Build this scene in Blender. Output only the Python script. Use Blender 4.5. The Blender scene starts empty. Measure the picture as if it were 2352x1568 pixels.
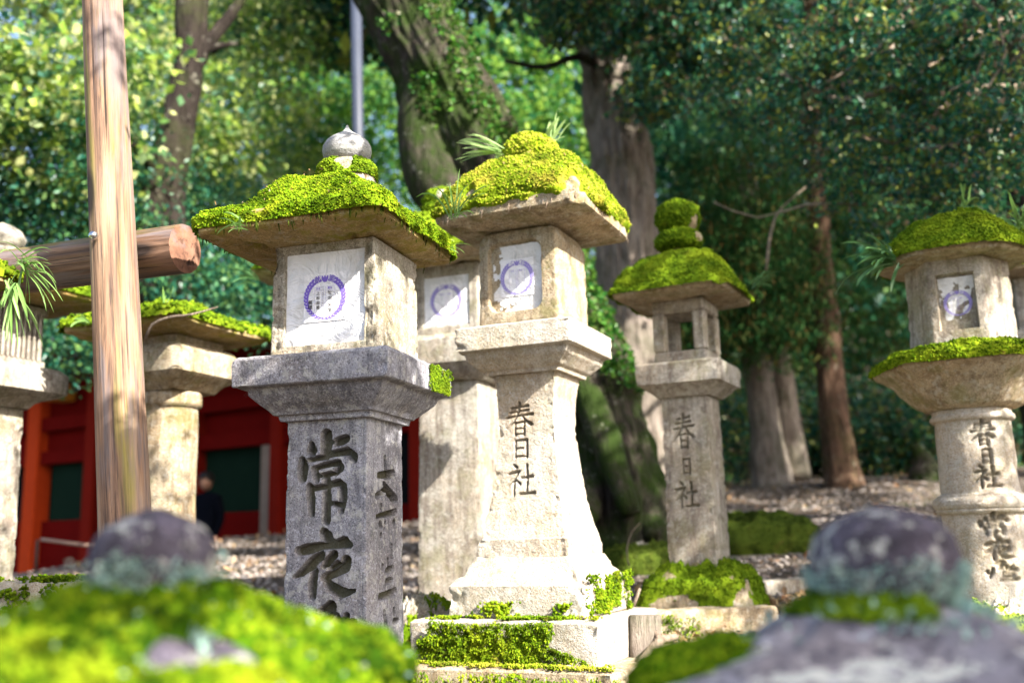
import bpy, math, random
import numpy as np
from mathutils import Matrix, Vector
rng = np.random.default_rng(7); random.seed(7)
S = bpy.context.scene; COL = S.collection
R = math.radians
# ---------------------------------------------------------------- camera, sky, sun, exposure
F_, W_, H_, CZ = 2352.0, 2352, 1568, 1.65
pitch, roll = math.atan(461/2352), .024
cf = np.array([0, math.cos(pitch), math.sin(pitch)]); cr = np.array([1., 0, 0]); cu = np.cross(cr, cf)
cr2 = cr*math.cos(roll)-cu*math.sin(roll); cu2 = cu*math.cos(roll)+cr*math.sin(roll)
cam = bpy.data.cameras.new('camera'); co = bpy.data.objects.new('camera', cam); COL.objects.link(co)
co.matrix_world = Matrix(((cr2[0], cu2[0], -cf[0], 0), (cr2[1], cu2[1], -cf[1], 0), (cr2[2], cu2[2], -cf[2], CZ), (0, 0, 0, 1)))
cam.lens = 36; cam.sensor_width = 36; cam.clip_start = .05; cam.clip_end = 500
cam.dof.use_dof = True; cam.dof.focus_distance = 3.35; cam.dof.aperture_fstop = 1.55
S.camera = co
wd = bpy.data.worlds.new('World'); S.world = wd; wd.use_nodes = True
wn = wd.node_tree.nodes; bg = wn['Background']
sky = wn.new('ShaderNodeTexSky'); sky.sky_type = 'NISHITA'; sky.sun_disc = False
sky.sun_elevation = R(37); sky.sun_rotation = R(135); sky.air_density = 1.0; sky.dust_density = 3.0; sky.ozone_density = 1.0
wd.node_tree.links.new(sky.outputs[0], bg.inputs[0]); bg.inputs[1].default_value = .105
SUN = np.array([math.cos(R(45))*math.cos(R(37)), -math.sin(R(45))*math.cos(R(37)), math.sin(R(37))])
sl = bpy.data.lights.new('sun', 'SUN'); sl.energy = 5.0; sl.angle = R(.5); sl.color = (1, .93, .82)
so = bpy.data.objects.new('sun', sl); COL.objects.link(so); so.rotation_euler = Vector(-SUN).to_track_quat('-Z', 'Y').to_euler()
S.view_settings.view_transform = 'Standard'; S.view_settings.look = 'None'; S.view_settings.gamma = 1
S.view_settings.use_curve_mapping = False; S.view_settings.exposure = 1.93
S.cycles.use_denoising = True
S.cycles.max_bounces = 6; S.cycles.diffuse_bounces = 3; S.cycles.glossy_bounces = 2; S.cycles.transmission_bounces = 4
S.cycles.sample_clamp_indirect = 6; S.cycles.caustics_reflective = False; S.cycles.caustics_refractive = False

def P(px, py, Y):
    d = cf+cr2*((px-W_/2)/F_)+cu2*(-(py-H_/2)/F_)
    return np.array([0, 0, CZ])+d*(Y/d[1])
def Z(px, py, Y): return P(px, py, Y)[2]

# ---------------------------------------------------------------- materials
class NT:
    def __init__(s, name, rough=.9, spec=.25):
        s.m = bpy.data.materials.new(name); s.m.use_nodes = True; s.t = s.m.node_tree; s.n = s.t.nodes
        s.b = s.n['Principled BSDF']; s.b.inputs['Roughness'].default_value = rough
        s.b.inputs['Specular IOR Level'].default_value = spec
        s.co = s.n.new('ShaderNodeTexCoord').outputs['Object']
    def link(s, a, b): s.t.links.new(a, b)
    def mapping(s, sc=(1, 1, 1), rot=(0, 0, 0), loc=(0, 0, 0)):
        m = s.n.new('ShaderNodeMapping'); m.inputs['Scale'].default_value = sc; m.inputs['Rotation'].default_value = rot
        m.inputs['Location'].default_value = loc; s.link(s.co, m.inputs[0]); return m.outputs[0]
    def noise(s, scale, detail=4, rough=.55, vec=None, dist=0):
        x = s.n.new('ShaderNodeTexNoise'); x.inputs['Scale'].default_value = scale; x.inputs['Detail'].default_value = detail
        x.inputs['Roughness'].default_value = rough; x.inputs['Distortion'].default_value = dist
        s.link(vec or s.co, x.inputs['Vector']); return x.outputs[0]
    def voro(s, scale, vec=None, out='Distance', feature='F1'):
        x = s.n.new('ShaderNodeTexVoronoi'); x.feature = feature; x.inputs['Scale'].default_value = scale
        s.link(vec or s.co, x.inputs['Vector']); return x.outputs[out]
    def ramp(s, fac, stops, interp='LINEAR'):
        x = s.n.new('ShaderNodeValToRGB'); e = x.color_ramp; e.interpolation = interp
        while len(e.elements) < len(stops): e.elements.new(.5)
        for el, (p, c) in zip(e.elements, stops):
            el.position = p; el.color = (c, c, c, 1) if isinstance(c, (int, float)) else (*c, 1)
        s.link(fac, x.inputs[0]); return x.outputs[0]
    def mix(s, fac, a, b, mode='MIX'):
        x = s.n.new('ShaderNodeMix'); x.data_type = 'RGBA'; x.blend_type = mode
        for i, v in ((0, fac), (6, a), (7, b)):
            if isinstance(v, (int, float)): x.inputs[i].default_value = v if i == 0 else (v, v, v, 1)
            elif isinstance(v, tuple): x.inputs[i].default_value = (*v, 1)
            else: s.link(v, x.inputs[i])
        return x.outputs[2]
    def math(s, op, a, b=0.0):
        x = s.n.new('ShaderNodeMath'); x.operation = op
        for i, v in ((0, a), (1, b)):
            if isinstance(v, (int, float)): x.inputs[i].default_value = v
            else: s.link(v, x.inputs[i])
        return x.outputs[0]
    def attr(s, nm):
        x = s.n.new('ShaderNodeAttribute'); x.attribute_name = nm; return x.outputs['Fac']
    def rnd(s): return s.n.new('ShaderNodeNewGeometry').outputs['Random Per Island']
    def normal(s):
        g = s.n.new('ShaderNodeNewGeometry'); x = s.n.new('ShaderNodeSeparateXYZ'); s.link(g.outputs['Normal'], x.inputs[0]); return x.outputs[2]
    def bump(s, h, strength=.4, dist=.01):
        x = s.n.new('ShaderNodeBump'); x.inputs['Strength'].default_value = strength; x.inputs['Distance'].default_value = dist
        s.link(h, x.inputs['Height']); s.link(x.outputs[0], s.b.inputs['Normal']); return x
    def col(s, c):
        if isinstance(c, tuple): s.b.inputs['Base Color'].default_value = (*c, 1)
        else: s.link(c, s.b.inputs['Base Color'])
        return s.m

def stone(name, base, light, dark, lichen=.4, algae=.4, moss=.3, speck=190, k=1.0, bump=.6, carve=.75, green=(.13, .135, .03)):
    n = NT(name, .93, .15)
    big = n.noise(5*k, 5, .6); c = n.mix(n.ramp(big, [(.35, 0.), (.65, 1.)]), base, light)
    tan = n.noise(2.6*k, 5, .65, n.mapping(loc=(6, 2, 3))); c = n.mix(n.ramp(tan, [(.45, 0.), (.65, .45)]), c, tuple(x*y for x, y in zip(base, (1.15, .92, .66))))
    sp = n.noise(speck*k, 2, .75); c = n.mix(n.ramp(sp, [(.36, .85), (.48, 0.), (1, 0.)]), c, dark)
    sp2 = n.noise(speck*.6*k, 2, .8, n.mapping(loc=(3, 1, 7))); c = n.mix(n.ramp(sp2, [(.55, 0.), (.63, .7)]), c, tuple(min(.6, x*1.25) for x in light))
    st = n.noise(4*k, 7, .72, n.mapping((7, 7, .7))); c = n.mix(n.ramp(st, [(.47, 0.), (.62, algae*1.2)]), c, dark)
    s2 = n.noise(9*k, 7, .75, n.mapping(loc=(1, 12, 5))); c = n.mix(n.ramp(s2, [(.52, 0.), (.6, algae*.9)]), c, tuple(x*.8 for x in dark))
    li = n.noise(30*k, 5, .75, n.mapping(loc=(9, 4, 2))); c = n.mix(n.ramp(li, [(.55, 0.), (.58, lichen)]), c, (.5, .5, .45))
    ms = n.noise(6*k, 7, .75, n.mapping(loc=(2, 8, 5))); c = n.mix(n.ramp(ms, [(.5, 0.), (.62, moss)]), c, green)
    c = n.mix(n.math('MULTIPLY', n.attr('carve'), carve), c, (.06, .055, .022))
    h = n.math('ADD', n.noise(90*k, 4, .7), n.math('MULTIPLY', sp, .6)); h = n.math('ADD', h, n.math('MULTIPLY', n.noise(18*k, 5, .65), 1.6))
    n.bump(h, bump, .007)
    return n.col(c)
M = {}
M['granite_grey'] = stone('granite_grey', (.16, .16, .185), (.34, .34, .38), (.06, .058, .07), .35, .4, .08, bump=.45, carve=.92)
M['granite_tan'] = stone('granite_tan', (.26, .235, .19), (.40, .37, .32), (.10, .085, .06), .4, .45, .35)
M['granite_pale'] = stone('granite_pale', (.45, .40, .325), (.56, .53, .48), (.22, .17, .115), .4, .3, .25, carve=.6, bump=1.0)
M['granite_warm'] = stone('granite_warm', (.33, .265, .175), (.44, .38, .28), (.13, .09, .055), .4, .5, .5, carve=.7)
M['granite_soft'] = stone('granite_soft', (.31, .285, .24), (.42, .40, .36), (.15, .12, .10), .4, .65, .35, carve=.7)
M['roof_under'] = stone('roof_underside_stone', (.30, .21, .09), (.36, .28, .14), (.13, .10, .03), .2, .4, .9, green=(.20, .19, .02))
M['granite_light'] = stone('granite_finial', (.22, .225, .235), (.32, .325, .33), (.15, .15, .155), .25, .15, .05, bump=.4)
M['granite_dark'] = stone('granite_lichen_purple', (.05, .042, .06), (.13, .115, .15), (.025, .023, .028), .7, .5, .0, 110)
M['granite_lilac'] = stone('granite_lilac', (.16, .15, .18), (.34, .33, .37), (.07, .065, .08), .95, .45, .0, 60, k=.55)
def mossmat(name, a, b, c, brown=.12):
    n = NT(name, 1, .05)
    r = n.rnd(); big = n.noise(9, 4, .6); f = n.math('ADD', n.math('MULTIPLY', r, .45), n.math('MULTIPLY', big, .75))
    cc = n.ramp(f, [(.25, a), (.55, b), (.85, c)])
    br = n.noise(16, 4, .7, n.mapping(loc=(5, 5, 1))); cc = n.mix(n.ramp(br, [(.62, 0.), (.7, brown*4)]), cc, (.16, .10, .03))
    dk = n.noise(7, 6, .7, n.mapping(loc=(8, 3, 6))); cc = n.mix(n.ramp(dk, [(.5, 0.), (.62, .75)]), cc, tuple(x*.8 for x in a))
    yl = n.noise(4.5, 5, .65, n.mapping(loc=(2, 9, 6))); cc = n.mix(n.ramp(yl, [(.54, 0.), (.68, .55)]), cc, (c[0]*1.1, c[1]*.93, c[2]))
    n.col(cc)
    n.bump(n.noise(160, 3, .7), .5, .004)
    tr = n.n.new('ShaderNodeBsdfTranslucent'); n.link(cc, tr.inputs[0])
    mx = n.n.new('ShaderNodeMixShader'); mx.inputs[0].default_value = .22
    out = n.n['Material Output']; n.link(n.b.outputs[0], mx.inputs[1]); n.link(tr.outputs[0], mx.inputs[2]); n.link(mx.outputs[0], out.inputs[0])
    return n.m
M['moss_bright'] = mossmat('moss_bright', (.02, .05, .003), (.12, .22, .006), (.30, .38, .018), .2)
M['moss_lime'] = mossmat('moss_lime', (.01, .035, .002), (.07, .16, .004), (.25, .34, .012), .1)
M['moss_gold'] = mossmat('moss_gold', (.06, .11, .006), (.24, .34, .012), (.50, .44, .07), .2)
M['moss_green'] = mossmat('moss_green', (.035, .075, .004), (.10, .18, .008), (.22, .32, .015))
M['moss_dark'] = mossmat('moss_dark', (.02, .035, .005), (.05, .08, .01), (.1, .14, .02))
def leafmat(name, cols, rough=.4, trans=.35, spec=.4):
    n = NT(name, rough, spec); r = n.rnd()
    k = len(cols); c = n.ramp(r, [(i/max(1, k-1), x) for i, x in enumerate(cols)]); n.col(c)
    tr = n.n.new('ShaderNodeBsdfTranslucent'); n.link(c, tr.inputs[0])
    mx = n.n.new('ShaderNodeMixShader'); mx.inputs[0].default_value = trans
    n.link(n.b.outputs[0], mx.inputs[1]); n.link(tr.outputs[0], mx.inputs[2]); n.link(mx.outputs[0], n.n['Material Output'].inputs[0])
    return n.m
M['leaf_maple'] = leafmat('leaf_maple', [(.05, .18, .07), (.22, .36, .05), (.45, .55, .10), (.05, .18, .10), (.6, .62, .25), (.03, .14, .10), (.3, .42, .07)], .4, .5, .35)
M['leaf_bright'] = leafmat('leaf_bright', [(.02, .14, .05), (.10, .28, .05), (.34, .5, .07), (.03, .18, .08), (.22, .42, .05)], .4, .5, .35)
M['leaf_blue'] = leafmat('leaf_blue', [(.008, .07, .05), (.02, .12, .07), (.05, .17, .07), (.12, .22, .05)], .35, .3, .35)
M['leaf_ever'] = leafmat('leaf_ever', [(.008, .06, .045), (.015, .10, .065), (.05, .2, .07), (.01, .08, .08), (.03, .15, .05), (.3, .34, .05), (.01, .07, .05), (.24, .15, .09)], .38, .3, .4)
M['leaf_cedar'] = leafmat('leaf_cedar', [(.008, .05, .018), (.02, .09, .022), (.05, .12, .03), (.12, .07, .02)], .6, .3, .1)
M['leaf_ivy'] = leafmat('leaf_ivy', [(.012, .08, .012), (.03, .13, .015), (.08, .2, .02), (.10, .10, .04)], .4, .25, .25)
M['strap_leaf'] = leafmat('strap_leaf', [(.10, .22, .05), (.16, .30, .07), (.24, .36, .12)], .35, .35, .5)
M['strap_pale'] = leafmat('strap_pale', [(.25, .42, .14), (.35, .5, .2), (.42, .55, .28)], .4, .4, .4)
M['strap_dark'] = leafmat('strap_dark', [(.05, .16, .05), (.08, .2, .07), (.14, .26, .1)], .35, .3, .5)
M['dry_leaf'] = leafmat('dry_leaf', [(.28, .13, .05), (.38, .24, .13), (.2, .12, .07), (.42, .3, .14), (.3, .25, .2)], .7, .15, .2)
def woodmat(name, a, b, c, green=.5, sc=1.0, axis=2):
    n = NT(name, .75, .25); s3 = [14*sc]*3; s3[axis] = .8*sc
    g = n.noise(1.6, 6, .65, n.mapping(tuple(s3)), .4); cc = n.ramp(g, [(.32, c), (.46, a), (.6, b), (.75, a)])
    s4 = [60*sc]*3; s4[axis] = 1.3*sc; f = n.noise(1.5, 5, .7, n.mapping(tuple(s4))); cc = n.mix(n.ramp(f, [(.38, .9), (.46, 0.)]), cc, c)
    s5 = [4.5]*3; s5[axis] = .35; gg = n.noise(1.7, 4, .6, n.mapping(tuple(s5), loc=(4, 2, 1))); cc = n.mix(n.ramp(gg, [(.54, 0.), (.64, green)]), cc, (.24, .22, .045))
    s6 = [5.]*3; s6[axis] = .6; gr = n.noise(1.5, 5, .7, n.mapping(tuple(s6), loc=(7, 1, 3))); cc = n.mix(n.ramp(gr, [(.5, 0.), (.6, .75)]), cc, (.17, .145, .15))
    s7 = [5.]*3; s7[axis] = 1.6; kn = n.voro(1.0, n.mapping(tuple(s7), loc=(.3, .7, .2))); cc = n.mix(n.ramp(kn, [(.10, .9), (.17, 0.)]), cc, tuple(x*.6 for x in c))
    s8 = [30*sc]*3; s8[axis] = .9*sc; ck = n.noise(1.2, 3, .6, n.mapping(tuple(s8), loc=(2, 5, 8)), .3); cc = n.mix(n.ramp(ck, [(.30, .95), (.345, 0.)]), cc, tuple(x*.4 for x in c))
    n.bump(n.math('ADD', n.math('ADD', f, g), n.math('MULTIPLY', n.ramp(ck, [(.30, 0.), (.345, 1.)]), 2.0)), .6, .006); return n.col(cc)
M['log'] = woodmat('weathered_log', (.24, .145, .095), (.37, .255, .17), (.06, .042, .038), .8)
M['beam'] = woodmat('weathered_beam', (.30, .17, .10), (.46, .30, .19), (.06, .045, .045), .35, 1, 0)
M['endgrain'] = woodmat('end_grain', (.20, .10, .065), (.27, .155, .105), (.1, .05, .035), .1, .3)
def barkmat(name, a, b, moss, green=(.07, .11, .015), sc=1.0):
    n = NT(name, .95, .1)
    g = n.noise(2.2*sc, 7, .7, n.mapping((7, 7, 1.4)), .6); cc = n.ramp(g, [(.35, a), (.65, b)])
    ms = n.noise(2.4, 6, .72, n.mapping(loc=(4, 1, 2))); cc = n.mix(n.ramp(ms, [(.5-.15*moss, 0.), (.62-.1*moss, min(1, moss+.1))]), cc, green)
    li = n.noise(9, 5, .75, n.mapping(loc=(1, 6, 2))); cc = n.mix(n.ramp(li, [(.6, 0.), (.66, .6)]), cc, (.30, .30, .24))
    n.bump(n.math('ADD', n.noise(14*sc, 6, .7, n.mapping((1, 1, .3))), g), 1, .05); return n.col(cc)
M['bark_moss'] = barkmat('bark_mossy', (.022, .018, .015), (.10, .082, .07), .8, (.025, .05, .007))
M['bark_grey'] = barkmat('bark_grey', (.15, .12, .10), (.36, .31, .27), .3, (.04, .06, .015))
M['bark_dark'] = barkmat('bark_dark', (.014, .011, .010), (.05, .04, .034), .1)
M['bark_red'] = barkmat('bark_cedar', (.05, .03, .02), (.18, .11, .075), .25, (.03, .05, .01))
M['twig'] = barkmat('twig_bark', (.22, .17, .13), (.42, .33, .26), .0)
def simple(name, c, rough=.6, spec=.3, var=.25, sc=8, metal=0):
    n = NT(name, rough, spec); n.b.inputs['Metallic'].default_value = metal
    d = tuple(x*(1-var) for x in c); cc = n.mix(n.noise(sc, 5, .65), d, tuple(min(1, x*(1+var*.6)) for x in c)); return n.col(cc)
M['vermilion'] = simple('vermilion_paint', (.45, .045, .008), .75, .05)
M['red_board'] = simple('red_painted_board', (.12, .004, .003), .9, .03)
M['post_shaded'] = simple('vermilion_with_shade', (.17, .010, .005), .85, .03); M['orange_cap'] = simple('orange_beam_end', (.5, .2, .02), .6)  # post paint darkened to hold the shade that falls on these posts
M['lattice'] = simple('green_lattice_bar', (.008, .022, .014), .9, .03)
M['black'] = simple('dark_interior_board', (.006, .008, .008), .9, .03)
M['plaster'] = simple('plaster', (.25, .19, .15), .9, .05)
M['roof_bark'] = simple('bark_shingle', (.16, .155, .16), .9, .2, .5, 20)
M['steel'] = simple('bolt_steel', (.55, .56, .58), .22, .5, .1, 30, 1)
M['pole_metal'] = simple('painted_pole', (.045, .055, .085), .5, .3)
M['iron'] = simple('iron_stake', (.06, .045, .035), .7)
M['rope'] = simple('rope', (.4, .25, .18), .9)
M['coat'] = simple('dark_coat', (.004, .005, .009), .95, .03)
M['skin'] = simple('skin', (.30, .16, .11), .6)
M['hair'] = simple('hair', (.01, .009, .009), .5)
def papermat(name, c, dirt):
    n = NT(name, .75, .2); ns = n.noise(7, 6, .7); cc = n.mix(n.ramp(ns, [(.5, 0.), (.75, dirt)]), c, (.38, .37, .33))
    n.bump(n.noise(9, 4, .6, dist=2.2), .8, .03); n.col(cc); return n.m
M['paper'] = papermat('white_paper', (.72, .73, .77), .75)
M['paper_torn'] = papermat('soiled_paper', (.74, .74, .75), .9)
M['slip'] = papermat('prayer_slip', (.80, .80, .84), .1)
M['purple'] = simple('purple_print', (.20, .14, .55), .7, .2, .2, 40)
M['purple_pale'] = simple('faded_purple_print', (.30, .26, .6), .7, .2, .2, 40)
M['ink'] = simple('black_ink', (.02, .02, .03), .6)
n = NT('forest_ground', .98, .1)
c = n.ramp(n.noise(1.3, 8, .75), [(.3, (.06, .045, .035)), (.55, (.15, .12, .095)), (.75, (.24, .20, .16))])
c = n.mix(n.ramp(n.noise(55, 4, .8), [(.35, .8), (.6, 0.)]), c, (.045, .037, .03)); c = n.mix(n.ramp(n.noise(.7, 5, .7, n.mapping(loc=(3, 3, 3))), [(.58, 0.), (.66, .8)]), c, (.045, .075, .015))
n.bump(n.noise(40, 6, .8), 1, .03); M['ground'] = n.col(c)
n = NT('gravel_stone', .9, .2); M['gravel'] = n.col(n.ramp(n.rnd(), [(0, (.12, .11, .11)), (.5, (.25, .22, .2)), (.8, (.35, .31, .28)), (1, (.2, .13, .09))]))

# ---------------------------------------------------------------- mesh helpers
def tag(o, label=None, category=None, group=None, kind=None, cat=None):
    cat = cat or category
    for k, v in (('label', label), ('category', cat), ('group', group), ('kind', kind)):
        if v: o[k] = v
    return o
def link(o, parent=None):
    COL.objects.link(o)
    if parent: o.parent = parent
    return o
def empty(name, loc, rz=0, **k):
    o = bpy.data.objects.new(name, None); link(o); o.location = loc; o.rotation_euler = (0, 0, rz); o.empty_display_size = .1
    return tag(o, **k)
def mesh(name, v, faces, mat, parent=None, smooth=True, attrs=None, mats=None, midx=None, **k):
    """faces: list of arrays (m,3)/(m,4)"""
    v = np.asarray(v, float).reshape(-1, 3)
    me = bpy.data.meshes.new(name); me.vertices.add(len(v)); me.vertices.foreach_set('co', v.astype(np.float32).ravel())
    faces = [np.asarray(f, np.int32) for f in faces if len(f)]
    tot = np.concatenate([np.full(len(f), f.shape[1], np.int32) for f in faces]); idx = np.concatenate([f.ravel() for f in faces])
    me.loops.add(len(idx)); me.loops.foreach_set('vertex_index', idx); me.polygons.add(len(tot))
    me.polygons.foreach_set('loop_start', np.concatenate([[0], np.cumsum(tot)[:-1]]).astype(np.int32))
    me.polygons.foreach_set('loop_total', tot); me.polygons.foreach_set('use_smooth', np.full(len(tot), smooth))
    if midx is not None: me.polygons.foreach_set('material_index', np.asarray(midx, np.int32))
    me.update(calc_edges=True); me.validate()
    if attrs:
        for nm, a in attrs.items():
            at = me.attributes.new(nm, 'FLOAT', 'POINT'); at.data.foreach_set('value', np.asarray(a, np.float32))
    for m_ in (mats or [mat]): me.materials.append(m_)
    o = bpy.data.objects.new(name, me); link(o, parent); return tag(o, **k)
def h3(i, j, k, s):
    x = (i*73856093 ^ j*19349663 ^ k*83492791 ^ (s*2654435761)) & 0xffffffff
    x = ((x ^ (x >> 13))*1274126177) & 0xffffffff; x = (x ^ (x >> 16)) & 0xffffffff
    return x/4294967295.0
def vn(p, sc, seed=0, oct=3):
    p = np.asarray(p)*sc; out = np.zeros(p.shape[:-1]); amp = 1; tot = 0
    for o in range(oct):
        f = np.floor(p).astype(np.int64); t = p-f; t = t*t*(3-2*t); r = 0
        for a in (0, 1):
            for b in (0, 1):
                for c in (0, 1):
                    w = (t[..., 0] if a else 1-t[..., 0])*(t[..., 1] if b else 1-t[..., 1])*(t[..., 2] if c else 1-t[..., 2])
                    r = r+w*h3(f[..., 0]+a, f[..., 1]+b, f[..., 2]+c, seed+o)
        out += amp*(r*2-1); tot += amp; amp *= .5; p = p*2.03+17
    return out/tot
def sm(x, a, b):
    t = np.clip((x-a)/(b-a), 0, 1); return t*t*(3-2*t)
def perim(n, nu_side, rot=-math.pi/2):
    """angles round an n-gon, side k facing rot+k*2pi/n, evenly along sides; returns theta, side idx"""
    th = []; sd = []
    for k in range(n):
        m = nu_side[k % len(nu_side)]; t = (np.arange(m)/m)*2-1
        th.append(rot+k*2*math.pi/n+np.arctan(t*math.tan(math.pi/n))); sd.append(np.full(m, k))
    return np.concatenate(th), np.concatenate(sd)
def ring_pts(rings, n, th, rot=-math.pi/2, off=(0, 0)):
    """rings (m,4): z,h,p,lift"""
    rings = np.asarray(rings, float); out = np.zeros((len(rings), len(th), 3))
    hmaxc = 1/math.cos(math.pi/n)-1 if n < 20 else 1
    ck = np.array([np.maximum(np.cos(th-(rot+k*2*math.pi/n)), 0) for k in range(n)]) if n < 20 else None
    for i, (z, h, p, l) in enumerate(rings):
        rr = np.ones(len(th)) if n >= 20 else (ck**p).sum(0)**(-1/p)
        cf_ = np.clip((rr-1)/hmaxc, 0, 1) if n < 20 else 0
        out[i, :, 0] = np.cos(th)*rr*h+off[0]; out[i, :, 1] = np.sin(th)*rr*h+off[1]; out[i, :, 2] = z+l*np.asarray(cf_)**2.2
    return out
def densify(rings, dz):
    rings = [tuple(r)+(0,)*(4-len(r)) if len(r) > 2 else (r[0], r[1], 40, 0) for r in rings]
    out = [rings[0]]
    for a, b in zip(rings[:-1], rings[1:]):
        d = math.hypot(b[0]-a[0], b[1]-a[1]); m = max(1, int(math.ceil(d/dz)))
        for j in range(1, m+1): out.append(tuple(a[q]+(b[q]-a[q])*j/m for q in range(4)))
    return out
def grid_normals(g):
    du = np.roll(g, -1, 1)-np.roll(g, 1, 1); dv = np.gradient(g, axis=0); nn = np.cross(du, dv)
    l = np.linalg.norm(nn, axis=2, keepdims=True); return nn/np.maximum(l, 1e-9)
def loft(name, rings, mat, parent=None, n=4, nu=(40,), dz=.02, amp=.003, nsc=9, seed=0, chip=.006, off=(0, 0), rot=-math.pi/2, carve=None, post=None, caps=True, **k):
    rg = densify(rings, dz); th, sd = perim(n, nu, rot); g = ring_pts(rg, n, th, rot, off); N = grid_normals(g)
    d = vn(g, nsc, seed)*amp
    if chip and n < 20:
        t = np.abs((th-rot+math.pi/n) % (2*math.pi/n)-math.pi/n)/(math.pi/n); edge = sm(t, .72, 1)[None, :]
        d = d-edge*chip*sm(vn(g, nsc*2.2, seed+5), -.1, .6)*1.2
    cv = np.zeros(g.shape[:2])
    if carve is not None:
        cv, depth = carve(g, sd, th); d = d-depth
    g = g+N*d[..., None]
    if post is not None: g = post(g)
    nr, m = g.shape[:2]; v = g.reshape(-1, 3); i = np.arange(nr-1)[:, None]*m; j = np.arange(m)[None]; j2 = (j+1) % m
    q = np.stack([i+j, i+j2, i+m+j2, i+m+j], -1).reshape(-1, 4); fs = [q]
    if caps:
        c0, c1 = len(v), len(v)+1; v = np.vstack([v, g[0].mean(0), g[-1].mean(0)]); a = np.arange(m); b = (a+1) % m
        fs.append(np.stack([np.full(m, c0), b, a], 1)); fs.append(np.stack([np.full(m, c1), (nr-1)*m+a, (nr-1)*m+b], 1))
        cv = np.concatenate([cv.ravel(), [0, 0]])
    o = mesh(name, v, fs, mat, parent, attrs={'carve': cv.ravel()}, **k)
    if n < 20: o.data.set_sharp_from_angle(angle=R(38))
    return o, g
def seg_field(xs, zs, strokes):
    """signed distance to brush strokes, strokes: list of [(x,z,r),...]"""
    sd = np.full(xs.shape, 9.)
    for s in strokes:
        if len(s) == 1: s = [s[0], s[0]]
        for (x0, z0, r0), (x1, z1, r1) in zip(s[:-1], s[1:]):
            dx, dz = x1-x0, z1-z0; L = dx*dx+dz*dz+1e-12; t = np.clip(((xs-x0)*dx+(zs-z0)*dz)/L, 0, 1)
            sd = np.minimum(sd, np.hypot(xs-x0-t*dx, zs-z0-t*dz)-(r0+(r1-r0)*t))
    return sd
def box(name, x0, x1, y0, y1, z0, z1, mat, parent=None, bev=.004, **k):
    a, b, c = (x1-x0)/2, (y1-y0)/2, (z1-z0)/2; ctr = np.array([(x0+x1)/2, (y0+y1)/2, (z0+z1)/2]); e = min(bev, a*.45, b*.45, c*.45)
    v = []; idx = {}
    for sx in (-1, 1):
        for sy in (-1, 1):
            for sz in (-1, 1):
                for ax in range(3):
                    p = np.array([sx*a, sy*b, sz*c]); q = np.array([sx, sy, sz])*e; q[ax] = 0; idx[(sx, sy, sz, ax)] = len(v); v.append(p-q)
    f4 = []; f3 = []
    V = lambda s, ax: idx[(*s, ax)]
    for ax in range(3):
        o1, o2 = [q for q in range(3) if q != ax]
        for s in (-1, 1):
            cs = []
            for p, q in ((-1, -1), (1, -1), (1, 1), (-1, 1)):
                t = [0, 0, 0]; t[ax] = s; t[o1] = p; t[o2] = q; cs.append(V(tuple(t), ax))
            f4.append(cs if (s == 1) == (ax != 1) else cs[::-1])
    for ax in range(3):          # edges along ax
        o1, o2 = [q for q in range(3) if q != ax]
        for p in (-1, 1):
            for q in (-1, 1):
                t0 = [0, 0, 0]; t1 = [0, 0, 0]; t0[ax] = -1; t1[ax] = 1
                for t in (t0, t1): t[o1] = p; t[o2] = q
                f = [V(tuple(t0), o1), V(tuple(t1), o1), V(tuple(t1), o2), V(tuple(t0), o2)]
                f4.append(f)
    for sx in (-1, 1):
        for sy in (-1, 1):
            for sz in (-1, 1): f3.append([V((sx, sy, sz), 0), V((sx, sy, sz), 1), V((sx, sy, sz), 2)])
    v = np.array(v); 
    def fix(fs):
        out = []
        for f in fs:
            p = v[f]; nn = np.cross(p[1]-p[0], p[2]-p[1]); out.append(f if nn@p.mean(0) > 0 else f[::-1])
        return out
    return mesh(name, v+ctr, [np.array(fix(f4)), np.array(fix(f3))], mat, parent, smooth=False, **k)
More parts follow.
